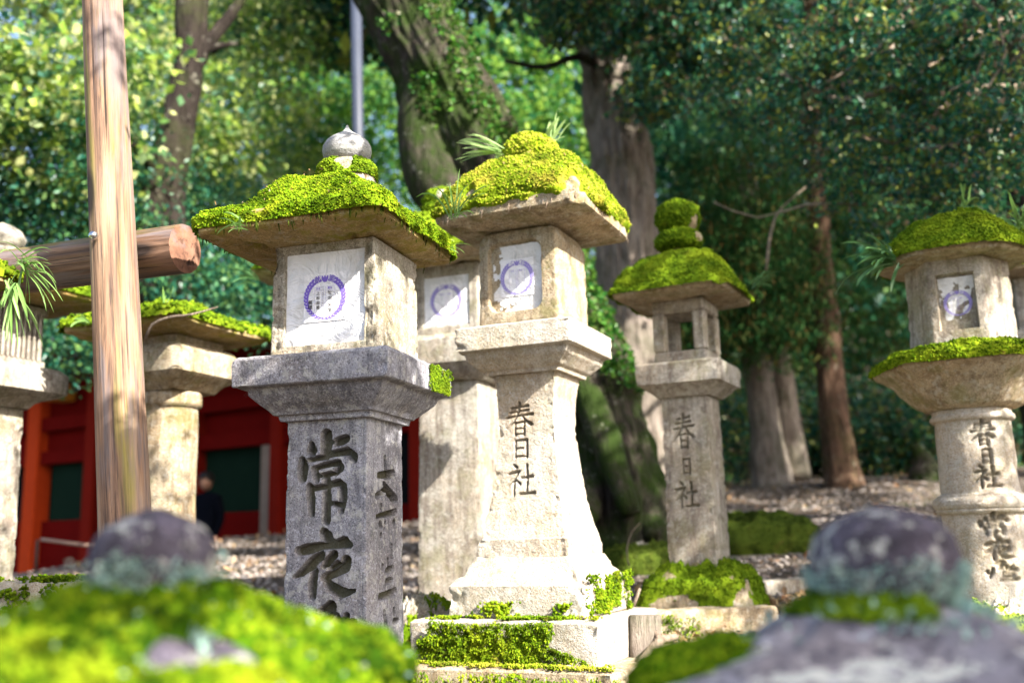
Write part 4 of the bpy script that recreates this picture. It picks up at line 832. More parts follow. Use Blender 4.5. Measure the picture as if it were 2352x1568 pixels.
lichen(of1, gk1, zr1-.02, zr1+.06, 3600, .0075, dens=-.12)
lichen(of1, gg1, zr1-.12, zr1+.02, 1500, .014, 'roof_lichen', .18, 9)
pr_ = P(2027, 1255, 1.42)
of2, gg2, gk2, zr2 = near_lantern((pr_[0], 1.42), 14, 'blurred foreground lantern top of purple-grey lichened stone with a mossy left edge', Z(2027, 1160, 1.42), Z(2027, 1392, 1.42), .099, Z(2027, 1640, 1.1), .31, 'granite_lilac', True, [(.9, .05), (.78, .16), (.66, .34), (.54, .58), (.42, .82), (.3, .95), (.2, 1.0)], fdrop=Z(2027, 1160, 1.42)-Z(2027, 1392, 1.42)-.008, mm='moss_lime', edge=.08, cnt=2500,
    msk=lambda g: sm(-(g[..., 0]+.17)/.04+vn(g, 12, 7, 2)*.6, .0, .8)*sm(g[..., 1]+vn(g, 9, 4, 2)*.05, -.2, -.1)*sm(-g[..., 1], -.08, .0))
lichen(of2, gk2, zr2+.014, zr2+.058, 3200, .006, dens=-.35, seed=6)
th_ = np.linspace(0, 2*math.pi, 50, endpoint=False)
gm2 = np.array([[(r_*math.cos(t), r_*math.sin(t), z_) for t in th_] for z_, r_ in ((zr2-.012, .13), (zr2-.002, .115), (zr2+.006, .10), (zr2+.016, .09))])
moss(of2, gm2, thick=.006, tuft=.006, count=1200, mask=lambda g: sm(vn(g, 9, 13, 3), .0, .25), mat='moss_green', name='neck_moss')
gm2[..., 2] += 0; lichen(of2, gg2, zr2-.03, zr2+.01, 1000, .013, 'roof_lichen', 0, 9)

# ---------------------------------------------------------------- log post, beam, bolt
ptop, pbot = P(236, -60, 3.3), P(283, 1170, 3.3); dirp = (pbot-ptop)/(ptop[2]-pbot[2]); zg = gz(-1.2, 3.3)
base = pbot+dirp*(pbot[2]-zg+.05); top = ptop-dirp*.35
def log(name, p0, p1, r0, r1, mat, parent=None, seed=0, ns=64, m=90, caps=True, fr=None, **k):
    L = np.linalg.norm(np.array(p1)-p0); zt_ = np.linspace(0, L, m); th = np.arange(ns)/ns*2*math.pi
    g = np.array([[((r0+(r1-r0)*z_/L)*math.cos(t), (r0+(r1-r0)*z_/L)*math.sin(t), z_) for t in th] for z_ in zt_]); nn = g*[1, 1, 0]; nn /= np.linalg.norm(nn, axis=2, keepdims=True)
    an = np.stack([np.cos(th)*5, np.sin(th)*5], -1); pp_ = np.concatenate([np.broadcast_to(an[None], (m, ns, 2)), g[..., 2:3]*1.1], -1)
    g = g+nn*(vn(pp_, 1.0, seed, 4)*.003-.005*sm(np.abs(vn(pp_*[1.6, 1.6, .45], 1.0, seed+3, 2)), .07, .0))[..., None]; g[..., 0] += .012*np.sin(zt_*1.6+seed)[:, None]
    d = (np.array(p1)-p0)/L; return g, d, L, ns, m
def log_obj(name, p0, p1, r0, r1, mat, endmat, seed, **k):
    g, d, L, ns, m = log(name, p0, p1, r0, r1, mat, seed=seed); v = g.reshape(-1, 3); i = np.arange(m-1)[:, None]*ns; j = np.arange(ns)[None]; j2 = (j+1) % ns
    q = np.stack([i+j, i+j2, i+ns+j2, i+ns+j], -1).reshape(-1, 4)
    root = empty(name, tuple(p0), **k); root.rotation_euler = Vector(d).to_track_quat('Z', 'Y').to_euler()
    mesh('shaft', v, [q], mat, root)
    for row, nm in ((0, 0), (m-1, 1)):
        ring = g[row]; c = ring.mean(0); nr_ = 8; vv = [c+(ring-c)*t+[0, 0, (.004 if nm else -.004)*(1-t)] for t in np.linspace(1, .1, nr_)]; vv = np.array(vv).reshape(-1, 3); i2 = np.arange(nr_-1)[:, None]*ns
        f = np.stack([i2+j, i2+ns+j, i2+ns+j2, i2+j2], -1).reshape(-1, 4); f = f[:, ::-1] if nm == 0 else f; cc = len(vv); vv = np.vstack([vv, c]); a_ = np.arange(ns)+(nr_-1)*ns; b_ = (np.arange(ns)+1) % ns+(nr_-1)*ns
        mesh('sawn_end', vv, [f, np.stack([a_, np.full(ns, cc), b_], 1)], endmat, root)
    return root
post = log_obj('log_post', base, top, .088, .064, M['log'], M['endgrain'], 3, label='tall weathered upright log post with a steel bolt, crossing the whole left side', category='log post')
pe = P(428, 572, 3.42); ab = R(20); dbm = np.array([-math.cos(ab), math.sin(ab), 0.004])
M['beam'] = woodmat('weathered_beam', (.12, .068, .045), (.23, .14, .095), (.03, .025, .028), .35, 1, 2)
beam = log_obj('log_beam', pe+dbm*1.9, pe, .082, .086, M['beam'], M['endgrain'], 9, label='horizontal brown log with a sawn end face, lashed behind the upright post', category='log beam')
pb = P(215, 541, 3.215); bo = empty('bolt_pin', tuple(pb)); bpy.data.objects.remove(bo)
v, f = [], []
bl = []
for i in range(9):
    for j in range(16):
        a, b = i/8*math.pi, j/16*2*math.pi; bl.append((.0155*math.sin(a)*math.cos(b), .0155*math.sin(a)*math.sin(b), .0155*math.cos(a)))
bl = np.array(bl); i = np.arange(8)[:, None]*16; j = np.arange(16)[None]; qb = np.stack([i+j, i+16+j, i+16+(j+1) % 16, i+(j+1) % 16], -1).reshape(-1, 4)
bolt = mesh('bolt', bl, [qb], M['steel'], None); bolt.parent = post
bpy.context.view_layer.update(); bolt.location = post.matrix_world.inverted() @ Vector(pb)
kn = P(722/2.0, 0, 3.3)

# ---------------------------------------------------------------- ferns on roofs
cx1, cx2 = P(1040, 500, 3.45), P(560, 520, 3.12)
fern(cx1, 16, .17, (.25, -.2, 1.0), .42, 'long wiry green fern drooping at the right tip of the grey lantern roof', w=.003, curl=1.4)
fern(P(1015, 565, 3.55), 4, .09, (1, -.1, .2), .25, 'few small blades under the right tip of the grey lantern roof', w=.003)
fern(cx2, 9, .085, (-.6, -.6, .5), .4, 'small bright fern sprig on the front eave of the grey lantern', w=.004, curl=1.0)
fern(P(1150, 350, 4.22), 15, .17, (-1, -.25, .35), .3, 'comb-like pale green fern left of the mossy top of the bright lantern', 'strap_pale', w=.008, curl=.5)
fern(P(1262, 325, 4.28), 12, .11, (.55, -.1, 1.0), .35, 'upright fern tuft right of the mossy top of the bright lantern', 'strap_pale', w=.0085, curl=.8)
fern(P(1735, 655, 5.25), 16, .13, (.8, -.2, .8), .4, 'dark green fern at the right corner of the empty lantern roof', 'strap_dark', w=.007)
fern(P(2052, 600, 4.45), 34, .25, (-1, -.3, .25), .5, 'large dark fern hanging from the left corner of the hexagonal roof', 'strap_dark', w=.008, curl=1.0)
fern(P(2215, 470, 4.6), 9, .09, (0, -.2, 1), .5, 'small pale fern on the summit of the hexagonal roof', w=.007)
fern(P(2345, 520, 4.5), 26, .17, (0, -.3, .8), .8, 'fern tuft at the right end of the hexagonal roof by the frame edge', w=.006)
fern(P(48, 605, 3.18), 28, .165, (.9, -.3, -.1), .55, 'long strap fern spilling rightwards from the cropped mossy roof', w=.0036, curl=1.2)
fern(P(30, 650, 3.14), 16, .22, (.35, -.3, -1), .3, 'strap fern blades hanging straight down from the cropped mossy roof', w=.0042, curl=.6)
fern(P(372, 725, 4.75), 6, .14, (0, -.1, 1), .25, 'pair of upright blades on the mossy roof behind the post', 'strap_leaf', w=.007, curl=.2)
fern(P(205, 745, 4.7), 6, .09, (-1, -.2, .4), .4, 'pale blades at the left tip of the roof behind the post', w=.007)
fern(P(585, 640, 5.2), 14, .13, (-1, -.2, .3), .4, 'bluish fern on the roof corner behind the grey lantern', 'strap_dark', w=.006)
tubes('fallen_twig', [(([P(335, 778, 4.55), P(350, 745, 4.5), P(390, 728, 4.5), P(440, 722, 4.5), P(500, 705, 4.5)], [.008, .007, .006, .005, .003]), dict(ns=6, step=.03))], M['twig'], label='curved grey twig lying on the mossy roof behind the post', category='twig')

# ---------------------------------------------------------------- stones, kerb, stakes, sticks
def boulder(name, C, r, h, mat, mossy, label, cat='rock', seed=0, p=6, cnt=3000, mm='moss_green', thr=-.3, rz=.3, sink=.05, z0=None):
    zg_ = gz(C[0], C[1])-sink if z0 is None else z0
    o = empty(name, (C[0], C[1], zg_), rz, label=label, category=cat); hh = h+sink
    rg = [(0, 1.0), (hh*.35, 1.0), (hh*.65, .9), (hh*.85, .7), (hh*.96, .4), (hh, .1)]
    _, g = loft('stone', [(z_, q_, p, 0) for z_, q_ in rg], M[mat], o, nu=(20,), dz=.03 if r[0] < .5 else .08, amp=.05, nsc=3.2/max(r), seed=seed, chip=0, post=lambda g: g*np.array([r[0], r[1], 1]))
    if mossy: moss(o, g[1:], thick=.008, tuft=.005, count=cnt, mask=lambda q: sm(vn(q, 2.2/max(r), seed+5, 4), thr, thr+.2), mat=mm)
    return o
b5 = P(1600, 1330, 5.4); boulder('base_stone', (.95, 5.38), (.29, .24), b5[2]+.10-gz(.95, 5.4), 'granite_warm', True, 'mossy squared stone block under the open-firebox lantern', 'base stone', 3, 8, 9000, z0=gz(.95, 5.4)-.05, rz=-R(27))
kb = P(1470, 1400, 4.95); ke_ = P(1770, 1392, 5.1)
def slab_between(name, a, b, th, h, mat, label, cat, seed=0, sink=.15):
    a, b = np.array(a), np.array(b); m = (a+b)/2; L = np.linalg.norm((b-a)[:2]); rz = math.atan2(b[1]-a[1], b[0]-a[0]); o = empty(name, (m[0], m[1], m[2]-h-sink), rz, label=label, category=cat)
    xs = np.linspace(-L/2, L/2, 60); zs = np.concatenate([np.linspace(0, h+sink, 16)]); ring = []
    loft('block', [(0, .5, 60, 0), (h+sink-.012, .5, 60, 0), (h+sink, .49, 40, 0)], M[mat], o, nu=(40,), dz=.02, amp=.014, nsc=6, seed=seed, chip=.02, post=lambda g: g*np.array([L, th, 1])); return o, L, h+sink
k1, Lk, hk = slab_between('kerb_stone', kb, ke_, .16, .16, 'granite_warm', 'long rough kerb stone in front of the open-firebox lantern', 'kerb stone')
e_ = np.array([[(x_, -.083, z_) for x_ in np.linspace(-Lk/2, Lk*.1, 30)] for z_ in np.linspace(hk-.15, hk-.01, 8)]); feathery(k1, e_, (0, -1, 0), 2500, .016, 'moss_green', 3, 'moss', .1)
slab_between('kerb_stone', P(1700, 1335, 5.9), P(1890, 1325, 6.2), .2, .10, 'granite_soft', 'short mossy kerb block behind the foreground knob, among dry leaves', 'kerb stone', 4)
boulder('mossy_mound', (P(1740, 1240, 7.6)[0], 7.6), (.46, .4), P(1700, 1195, 7.6)[2]-gz(1.75, 7.6)+.05, 'granite_soft', True, 'low dark green mossy mound right of the open-firebox lantern', 'mound', 11, 3, 9000, 'moss_dark', -.6)
boulder('mossy_mound', (P(1470, 1260, 7.2)[0], 7.0), (.34, .3), .16, 'granite_soft', True, 'mossy mound at the roots of the leaning tree', 'mound', 15, 3, 5000, 'moss_dark', -.6)
boulder('rock', (P(975, 1400, 4.6)[0], 4.62), (.17, .16), P(975, 1372, 4.6)[2]-gz(-.35, 4.6), 'granite_soft', True, 'rounded lichened rock left of the stepped plinth', 'rock', 5, 3, 1500, 'moss_bright', .0)
sb, Lsb, hsb = slab_between('stone_block', P(20, 1322, 3.9), P(225, 1345, 3.75), .3, .35, 'granite_pale', 'pale mossy stone block at the lower left edge behind the foreground moss', 'stone block', 7)
e_ = np.array([[(x_, y_, hsb+.002) for x_ in np.linspace(-Lsb/2, Lsb/2, 30)] for y_ in np.linspace(-.14, .14, 8)]); strip_moss(sb, e_, (0, 0, 1), 1800, .008, 'moss_bright', 7, 'moss', -.1)
e_ = np.array([[(x_, -.153, z_) for x_ in np.linspace(-Lsb/2, Lsb/2, 30)] for z_ in np.linspace(hsb-.25, hsb, 8)]); strip_moss(sb, e_, (0, -1, 0), 1500, .008, 'moss_green', 8, 'side_moss', .0)
bb = boulder('base_stone', (C6[0]+.02, C6[1]), (.44, .42), zb6+.0-gz(*C6)+.02, 'granite_pale', True, 'pale rough base stone with moss under the ringed round column', 'base stone', 9, 5, 4500, 'moss_bright', -.1)
boulder('rock', (P(2300, 1420, 4.2)[0], 4.15), (.26, .2), P(2300, 1385, 4.2)[2]-gz(2.1, 4.15), 'granite_pale', True, 'sunlit pale rock in front of the ringed column base', 'rock', 19, 4, 1200, 'moss_bright', .1)
# log stakes beside the plinth
for i, (px_, Y_) in enumerate(((1462, 4.12), (1480, 4.18), (1496, 4.26))):
    p_ = P(px_, 1412, Y_); o = empty('log_stake', (p_[0], p_[1], p_[2]-.36), label=('log stake touching the plinth side, nearest of the three', 'middle log stake of the three beside the plinth', 'rearmost log stake of the three beside the plinth')[i], category='stake', group='short log stakes beside the plinth')
    v, q, t = tube_arr([(0, 0, 0), (0, 0, .2), (.003, 0, .36)], [.036, .035, .034], 18, .006, 20, i); mesh('wood', v, [q, t], M['bark_grey'], o)
tubes('broken_branch', [(([P(1470, 1528, 3.95), P(1500, 1490, 4.0), P(1520, 1470, 4.1), P(1552, 1462, 4.2)], [.020, .021, .018, .014]), dict(ns=10, step=.03, amp=.004, nsc=20)), (([P(1520, 1472, 4.1), P(1506, 1455, 4.2), P(1500, 1448, 4.3)], [.014, .012, .008]), dict(ns=8))], M['twig'], label='pale broken branch lying against the log stakes', category='branch')
tubes('fallen_twig', [(([P(1540, 1478, 4.2), P(1590, 1486, 4.2), P(1640, 1480, 4.2)], [.008, .007, .004]), dict(ns=6))], M['twig'], label='thin straight twig among the dry leaves below the kerb stone', category='twig')
tubes('upright_stick', [(([P(1452, 1398, 4.6), P(1462, 1372, 4.6), P(1470, 1350, 4.6)], [.009, .008, .006]), dict(ns=6))], M['twig'], label='short bleached stick standing beside the pedestal corner', category='stick')
tubes('dry_vine', [(([P(1445, 1300, 6.0), P(1440, 1260, 6.0), P(1452, 1220, 6.0), P(1470, 1200, 6.0)], [.005, .005, .004, .003]), dict(ns=5, step=.04))], M['twig'], label='thin dry vine arching up before the leaning tree roots', category='vine')
def local_leaves(name, cpx, cpy, Y, rx, n_, size, label):
    c = P(cpx, cpy, Y); x = c[0]+rng.normal(size=n_)*rx; y = Y+rng.normal(size=n_)*rx*.6; p = np.stack([x, y, ground(x, y)+.02+rng.uniform(0, .03, n_)], -1); v, f = leaves(p, size*rng.uniform(.6, 1.2, n_), 1.3, .55); mesh(name, v, [f], M['dry_leaf'], smooth=False, kind='stuff', label=label, category='leaves')
local_leaves('fallen_leaves', 1600, 1480, 4.45, .28, 500, .05, 'heap of dry brown leaves below the kerb stone')
local_leaves('fallen_leaves', 1780, 1350, 5.4, .3, 300, .06, 'dry reddish leaves caught behind the kerb stone')
# mossy stump
st = P(2128, 1128, 11.5); o = empty('mossy_stump', (st[0], 11.5, gz(st[0], 11.5)), label='small mossy tree stump on the slope left of the ringed column', category='stump')
v, q, t = tube_arr([(0, 0, -.1), (0, 0, .1), (0, 0, .22), (-.08, 0, .42)], [.22, .17, .12, .05], 18, .03, 8, 2, .05); mesh('wood', v, [q, t], M['bark_moss'], o)

# ---------------------------------------------------------------- shrine hall
BO = np.array([P(1003, 1100, 12.6)[0], 12.6]); ba = R(30); bex = np.array([-math.cos(ba), math.sin(ba)])
hall = empty('shrine_hall', (BO[0], BO[1], .95), math.atan2(bex[1], bex[0]), label='low vermilion shrine hall with dark green lattice windows, left background', category='building')
# local: +x to the left along the facade, +y ... towards the camera
def tpx(px, py=1100):
    r_ = P(px, py, 1.0)[0]; return (r_*BO[1]-BO[0])/(bex[0]-r_*bex[1])
def hz(px, py):
    t = tpx(px, py); return Z(px, py, BO[1]+bex[1]*t)-.95
E_post = [(tpx(85), .17), (tpx(452), .11), (tpx(640), .13), (tpx(985), .16)]
Lh = 10.5
fr_ = 1   # towards camera is +y in local frame? local y = rot(x)
zA, zB, zW, zS, zG = hz(520, 945), hz(520, 1000), hz(540, 1028), hz(540, 1175), hz(540, 1215)
box('back_wall', .05, Lh, -.28, -.22, 0, 3.6, M['black'], hall)
box('plinth', 0, Lh, -.2, .05, -.2, .28, M['plaster'], hall)
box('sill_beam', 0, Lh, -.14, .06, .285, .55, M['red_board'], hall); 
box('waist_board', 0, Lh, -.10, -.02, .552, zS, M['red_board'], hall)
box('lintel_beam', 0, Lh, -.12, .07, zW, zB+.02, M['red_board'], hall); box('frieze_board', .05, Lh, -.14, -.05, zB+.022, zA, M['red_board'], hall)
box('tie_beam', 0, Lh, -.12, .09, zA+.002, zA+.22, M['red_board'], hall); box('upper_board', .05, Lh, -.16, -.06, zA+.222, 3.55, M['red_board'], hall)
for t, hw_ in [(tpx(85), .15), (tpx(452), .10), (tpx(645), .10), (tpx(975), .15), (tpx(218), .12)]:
    box('post', t-hw_, t+hw_, -.16, .14, .0, 3.56, M['vermilion' if t == tpx(85) else 'post_shaded'], hall, .02)
box('pale_strip', tpx(612)-.10, tpx(612)+.06, -.05, .05, .56, zW-.004, M['plaster'], hall)
for a, b in ((tpx(600), tpx(462)), (tpx(215), tpx(110)), (tpx(440), tpx(250))):
    lo, hi = min(a, b), max(a, b); wl = empty('lattice_window', (0, 0, 0)); wl.parent = hall
    box('board', lo, hi, -.13, -.11, zS, zW, M['black'], wl)
    nb = 26
    for i in range(nb): u = lo+(i+.5)*(hi-lo)/nb; box('lattice_bar', u-.025, u+.012, -.105, -.07, zS+.002, zW-.002, M['lattice'], wl, .003)
for px_ in (165, 335, 540, 760, 930): t = tpx(px_, 830); box('beam_end', t-.16, t+.16, .0, .35, 3.05, 3.3, M['orange_cap'], hall, .01)
box('door_opening', tpx(940), tpx(905), -.09, -.03, .56, zW-.004, M['black'], hall)
# roof: bark-shingled slope with a thick eave
def hall_roof():
    y0, y1 = 1.1, -2.6; z0_, z1_ = 3.62, 5.6; nx, ny = 60, 24; g = []
    for j in range(ny):
        t = j/(ny-1); g.append([(x_, y0+(y1-y0)*t, z0_+(z1_-z0_)*(t*.75+.25*t*t)+.14) for x_ in np.linspace(-1.0, Lh+1, nx)])
    g = np.array(g); g[..., 2] += vn(g, 1.5, 4)*.03; bot = g-[0, 0, .14]; nv = nx*ny; v = np.vstack([g.reshape(-1, 3), bot.reshape(-1, 3)]); i = np.arange(ny-1)[:, None]*nx; j = np.arange(nx-1)[None]; q = np.stack([i+j, i+j+1, i+nx+j+1, i+nx+j], -1).reshape(-1, 4)
    e = np.arange(nx-1); s1_ = np.stack([e, e+nv, e+1+nv, e+1], 1); e2 = np.arange(ny-1)*nx; s2 = np.stack([e2, e2+nx, e2+nx+nv, e2+nv], 1); s3 = np.stack([e2+nx-1, e2+nx-1+nv, e2+nx-1+nx+nv, e2+nx-1+nx], 1)
    mesh('roof', v, [q, q[:, ::-1]+nv, s1_, s2, s3], M['roof_bark'], hall, smooth=False)
    for x_ in np.arange(-.7, Lh+.8, .34): box('rafter', x_-.04, x_+.04, -.1, 1.0, 3.5, 3.6, M['red_board'], hall, .006)
hall_roof()
# rope barrier by the hall
sx = P(83, 1290, 11.0); rb = empty('rope_barrier', (sx[0], sx[1], Z(83, 1330, 11.0)), label='thin iron stake with a pinkish rope in front of the orange post', category='rope barrier')
mesh('stake', *(lambda r_: (r_[0], [r_[1], r_[2]]))(tube_arr([(0, 0, 0), (0, 0, Z(83, 1238, 11.0)-Z(83, 1330, 11.0))], [.018, .016], 8)), M['iron'], rb)
e0 = P(95, 1238, 11.0)-np.array(rb.location); e1_ = P(420, 1246, 10.4)-np.array(rb.location)
mesh('rope', *(lambda r_: (r_[0], [r_[1], r_[2]]))(tube_arr([e0, (e0+e1_)/2-[0, 0, .06], e1_], [.018]*3, 8, step=.2)), M['rope'], rb)

# ---------------------------------------------------------------- person by the hall
def person():
    pp_ = P(478, 1083, 13.4); H = 1.70; zf_ = pp_[2]-H-.03
    root = empty('person', (pp_[0], 13.4, zf_), R(-25), label='person in a dark coat and dark cap walking past the red hall', category='person')
    V = [(0, 0, .92), (0, .01, 1.12), (0, .01, 1.36), (0, 0, 1.47), (0, -.02, 1.56), (.17, .01, 1.39), (.23, .02, 1.12), (.22, -.08, .9), (-.17, .01, 1.39), (-.23, 0, 1.12), (-.22, -.05, .9), (.09, 0, .85), (.1, -.06, .48), (.1, 0, .08), (-.09, 0, .85), (-.1, .06, .48), (-.1, .16, .1), (.1, -.14, .03), (-.1, .04, .03)]
    Ed = [(0, 1), (1, 2), (2, 3), (2, 5), (5, 6), (6, 7), (2, 8), (8, 9), (9, 10), (0, 11), (11, 12), (12, 13), (0, 14), (14, 15), (15, 16), (13, 17), (16, 18)]
    V.pop(4); Ed = [(a-(a > 4), b-(b > 4)) for a, b in Ed]; rad = [.16, .15, .17, .06, .075, .055, .04, .075, .055, .04, .10, .07, .05, .10, .07, .05, .04, .04]
    me = bpy.data.meshes.new('body'); me.from_pydata(V, Ed, []); o = bpy.data.objects.new('body', me); link(o, root); o.modifiers.new('s', 'SKIN'); o.modifiers.new('d', 'SUBSURF').levels = 2
    for d_, r_ in zip(me.skin_vertices[0].data, rad): d_.radius = (r_, r_*.75)
    me.skin_vertices[0].data[0].use_root = True; bpy.context.view_layer.update()
    m2 = bpy.data.meshes.new_from_object(o.evaluated_get(bpy.context.evaluated_depsgraph_get())); o.modifiers.clear(); o.data = m2; m2.materials.clear(); m2.materials.append(M['coat']); m2.name = 'body'
    for p in m2.polygons: p.use_smooth = True
    def ell(name, c, r_, mat, zcut=None, ns=20, nr=14, f=None):
        g = []
        for i in range(nr+1):
            a = math.pi*i/nr
            for j in range(ns): b = 2*math.pi*j/ns; g.append((c[0]+r_[0]*math.sin(a)*math.cos(b), c[1]+r_[1]*math.sin(a)*math.sin(b), c[2]+r_[2]*math.cos(a)))
        g = np.array(g); g = f(g) if f else g; i = np.arange(nr)[:, None]*ns; j = np.arange(ns)[None]; q = np.stack([i+j, i+ns+j, i+ns+(j+1) % ns, i+(j+1) % ns], -1).reshape(-1, 4)
        if zcut is not None: q = q[(g[q][:, :, 2].mean(1) > zcut)]
        return mesh(name, g, [q], mat, root)
    def face(g):
        d = g-[0, -.03, 1.60]; nose = np.exp(-((d[:, 0]/.014)**2+((d[:, 2]+.005)/.022)**2))*(d[:, 1] < 0); g[:, 1] -= nose*.02; eye = np.exp(-(((np.abs(d[:, 0])-.03)/.014)**2+((d[:, 2]-.02)/.012)**2))*(d[:, 1] < 0); g[:, 1] += eye*.008; return g
    ell('head', (0, -.03, 1.60), (.075, .095, .115), M['skin'], f=face); ell('hair', (0, -.015, 1.615), (.083, .10, .115), M['hair'], 1.62); ell('cap', (0, -.02, 1.65), (.092, .112, .085), M['hair'], 1.655)
    ell('cap_brim', (0, -.13, 1.655), (.075, .07, .008), M['hair'])
    for sx in (-1, 1): ell('hand', (sx*.22, -.08 if sx > 0 else -.05, .84), (.03, .035, .07), M['skin'])
person()

# ---------------------------------------------------------------- lamp pole
pp0, pp1 = P(838, 640, 9.0), P(812, -80, 9.0); lp = empty('lamp_pole', (pp0[0], 9.0, gz(pp0[0], 9.0)), label='slim blue-grey metal pole rising behind the grey lantern finial', category='pole')
mesh('pole', *(lambda r_: (r_[0], [r_[1], r_[2]]))(tube_arr([(0, 0, 0), (pp1[0]-pp0[0], 0, pp1[2]+1-gz(pp0[0], 9.0))], [.062, .052], 16)), M['pole_metal'], lp)

# ---------------------------------------------------------------- trees
def PX(l): return [P(*a) for a in l]
def tree(label, base, trunk, crowns, barkm, name='tree', cat='tree', limbs=(), amp=.04, ns=28, step=.15, group='trees of the shrine wood'):
    root = empty(name, tuple(base), label=label, category=cat, group=group); b = np.array(base)
    pts = np.array(trunk[0])-b; tb = tubes('trunk', [((pts, trunk[1]), dict(ns=ns, step=step, amp=amp, nsc=2.5, seed=len(label), ridge=.05 if ns > 40 else .02))], M[barkm], root)
    for l in limbs:
        tubes('limb', [((np.array(l[0])-b, l[1]), dict(ns=10, step=.12, amp=l[1][0]*.15, nsc=5))], M[barkm if len(l) < 3 else l[2]], root)
    for i, c in enumerate(crowns):
        cs, rs, n_, size, mat = c[:5]; kw = c[5] if len(c) > 5 else {}
        crown('crown', np.asarray(cs)-b, rs, n_, size, M[mat], root, **kw)
    return root
# leaning mossy giant
Y = 7.6; tp = PX([(830, -260, Y+.3), (925, 0, Y+.2), (1060, 270, Y), (1230, 600, Y), (1345, 850, Y), (1420, 1080, Y), (1440, 1270, Y)]); bs = (tp[-1][0], Y, gz(tp[-1][0], Y)-.1); tp.append(np.array([tp[-1][0]+.02, Y, bs[2]]))
roots = [([P(1400, 1040, Y), P(1360, 1120, Y-.2), P(1330, 1215, Y-.6)], [.22, .15, .05]), ([P(1440, 1050, Y), P(1480, 1150, Y-.2), P(1500, 1230, Y-.5)], [.22, .16, .05]), ([P(1330, 850, Y-.2), P(1390, 1010, Y-.35), P(1450, 1180, Y-.5)], [.1, .12, .07]),
         ([P(1120, 560, Y-.05), P(1010, 420, Y-.1), P(975, 300, Y-.05), P(985, 180, Y), P(1000, 60, Y+.05)], [.22, .25, .22, .18, .14])]
big = tree('huge leaning mossy trunk with ivy, rising diagonally behind the two main lanterns', bs, (tp, [.36, .345, .33, .33, .31, .33, .42, .55]), [], 'bark_moss', limbs=roots, amp=.10, ns=110, step=.06)
def ivy():
    b = np.array(bs); q = np.array(tp[:6]); n_ = 14000; t = rng.uniform(0, 4.2, n_); i = t.astype(int); f = (t-i)[:, None]; c = q[i]*(1-f)+q[i+1]*f; a = rng.uniform(-2.5, 1.2, n_)
    r_ = .35+rng.uniform(0, .05, n_); p = c+np.stack([np.cos(a)*r_, np.sin(a)*r_, np.sin(a*3)*.05], -1); side = (np.cos(a) > .1) | (vn(p, 3, 5, 3) > .15); p = p[side & (vn(p, 2.2, 9, 3) > -.5)]
    v, f = leaves(p-b, .045*rng.uniform(.5, 1.2, len(p)), .6, .8); mesh('ivy', v, [f], M['leaf_ivy'], big, smooth=False, kind='stuff')
ivy()
# grey trunk
Y = 10.5; tp = PX([(1350, -200, Y), (1375, 40, Y), (1415, 300, Y), (1440, 560, Y), (1458, 800, Y), (1475, 1150, Y)]); bs = (tp[-1][0], Y, gz(tp[-1][0], Y)-.1); tp.append(np.array(bs))
tree('tall pale grey trunk right of the bright lantern, dark leaves over its top', bs, (tp, [.19, .22, .31, .35, .33, .37, .45]),
     [(PX([(1330, 30, 9.6), (1500, 60, 9.4), (1620, 110, 9.2), (1250, -20, 9.8), (1500, 210, 9.3), (1700, 60, 9.0)]), [(.45, .4, .4), (.6, .5, .45), (.5, .4, .45), (.4, .4, .3), (.25, .3, .3), (.5, .4, .4)], 14000, .075, 'leaf_ever', dict(spray=.22))], 'bark_grey', amp=.07, ns=80, step=.08,
     limbs=[(PX([(1400, 170, 10.4), (1330, 130, 10.2), (1250, 155, 10.1), (1160, 140, 10)]), [.06, .045, .035, .02], 'bark_dark')])
# left dark trunk (maple-like)
Y = 9.0; tp = PX([(470, -180, Y), (440, 0, Y), (435, 150, Y), (405, 300, Y), (375, 440, Y), (370, 560, Y)]); bs = (tp[-1][0], Y, gz(tp[-1][0], Y)-.1); tp += [np.array([tp[-1][0], Y, bs[2]+.5]), np.array(bs)]
cl = [(60, 60, 7.5), (180, 150, 7.8), (40, 230, 7.6), (130, 330, 8), (330, 90, 10.5), (300, 220, 10), (560, 60, 11), (620, 170, 11.5), (540, 250, 11), (500, 360, 11), (640, 330, 12), (700, 80, 12.5), (340, 330, 9.8), (420, 380, 10.5)]
tree('dark crooked maple trunk with light green autumn-tinted leaves behind the log post', bs, (tp, [.13, .15, .145, .17, .21, .22, .24, .3]),
     [(PX(cl), [(.75, .6, .5)]*len(cl), 14500, .092, 'leaf_maple', dict(spray=.36, nspray=200, aspect=.75))], 'bark_dark', amp=.05,
     limbs=[(PX([(430, 175, 9), (475, 105, 9), (515, 55, 9.1), (550, 5, 9.1), (590, -70, 9.2)]), [.10, .07, .06, .05, .03]), (PX([(465, 130, 9), (505, 105, 9), (545, 100, 9)]), [.05, .035, .02]), (PX([(385, 420, 9), (300, 330, 8.6), (180, 240, 8.2)]), [.06, .04, .02])])
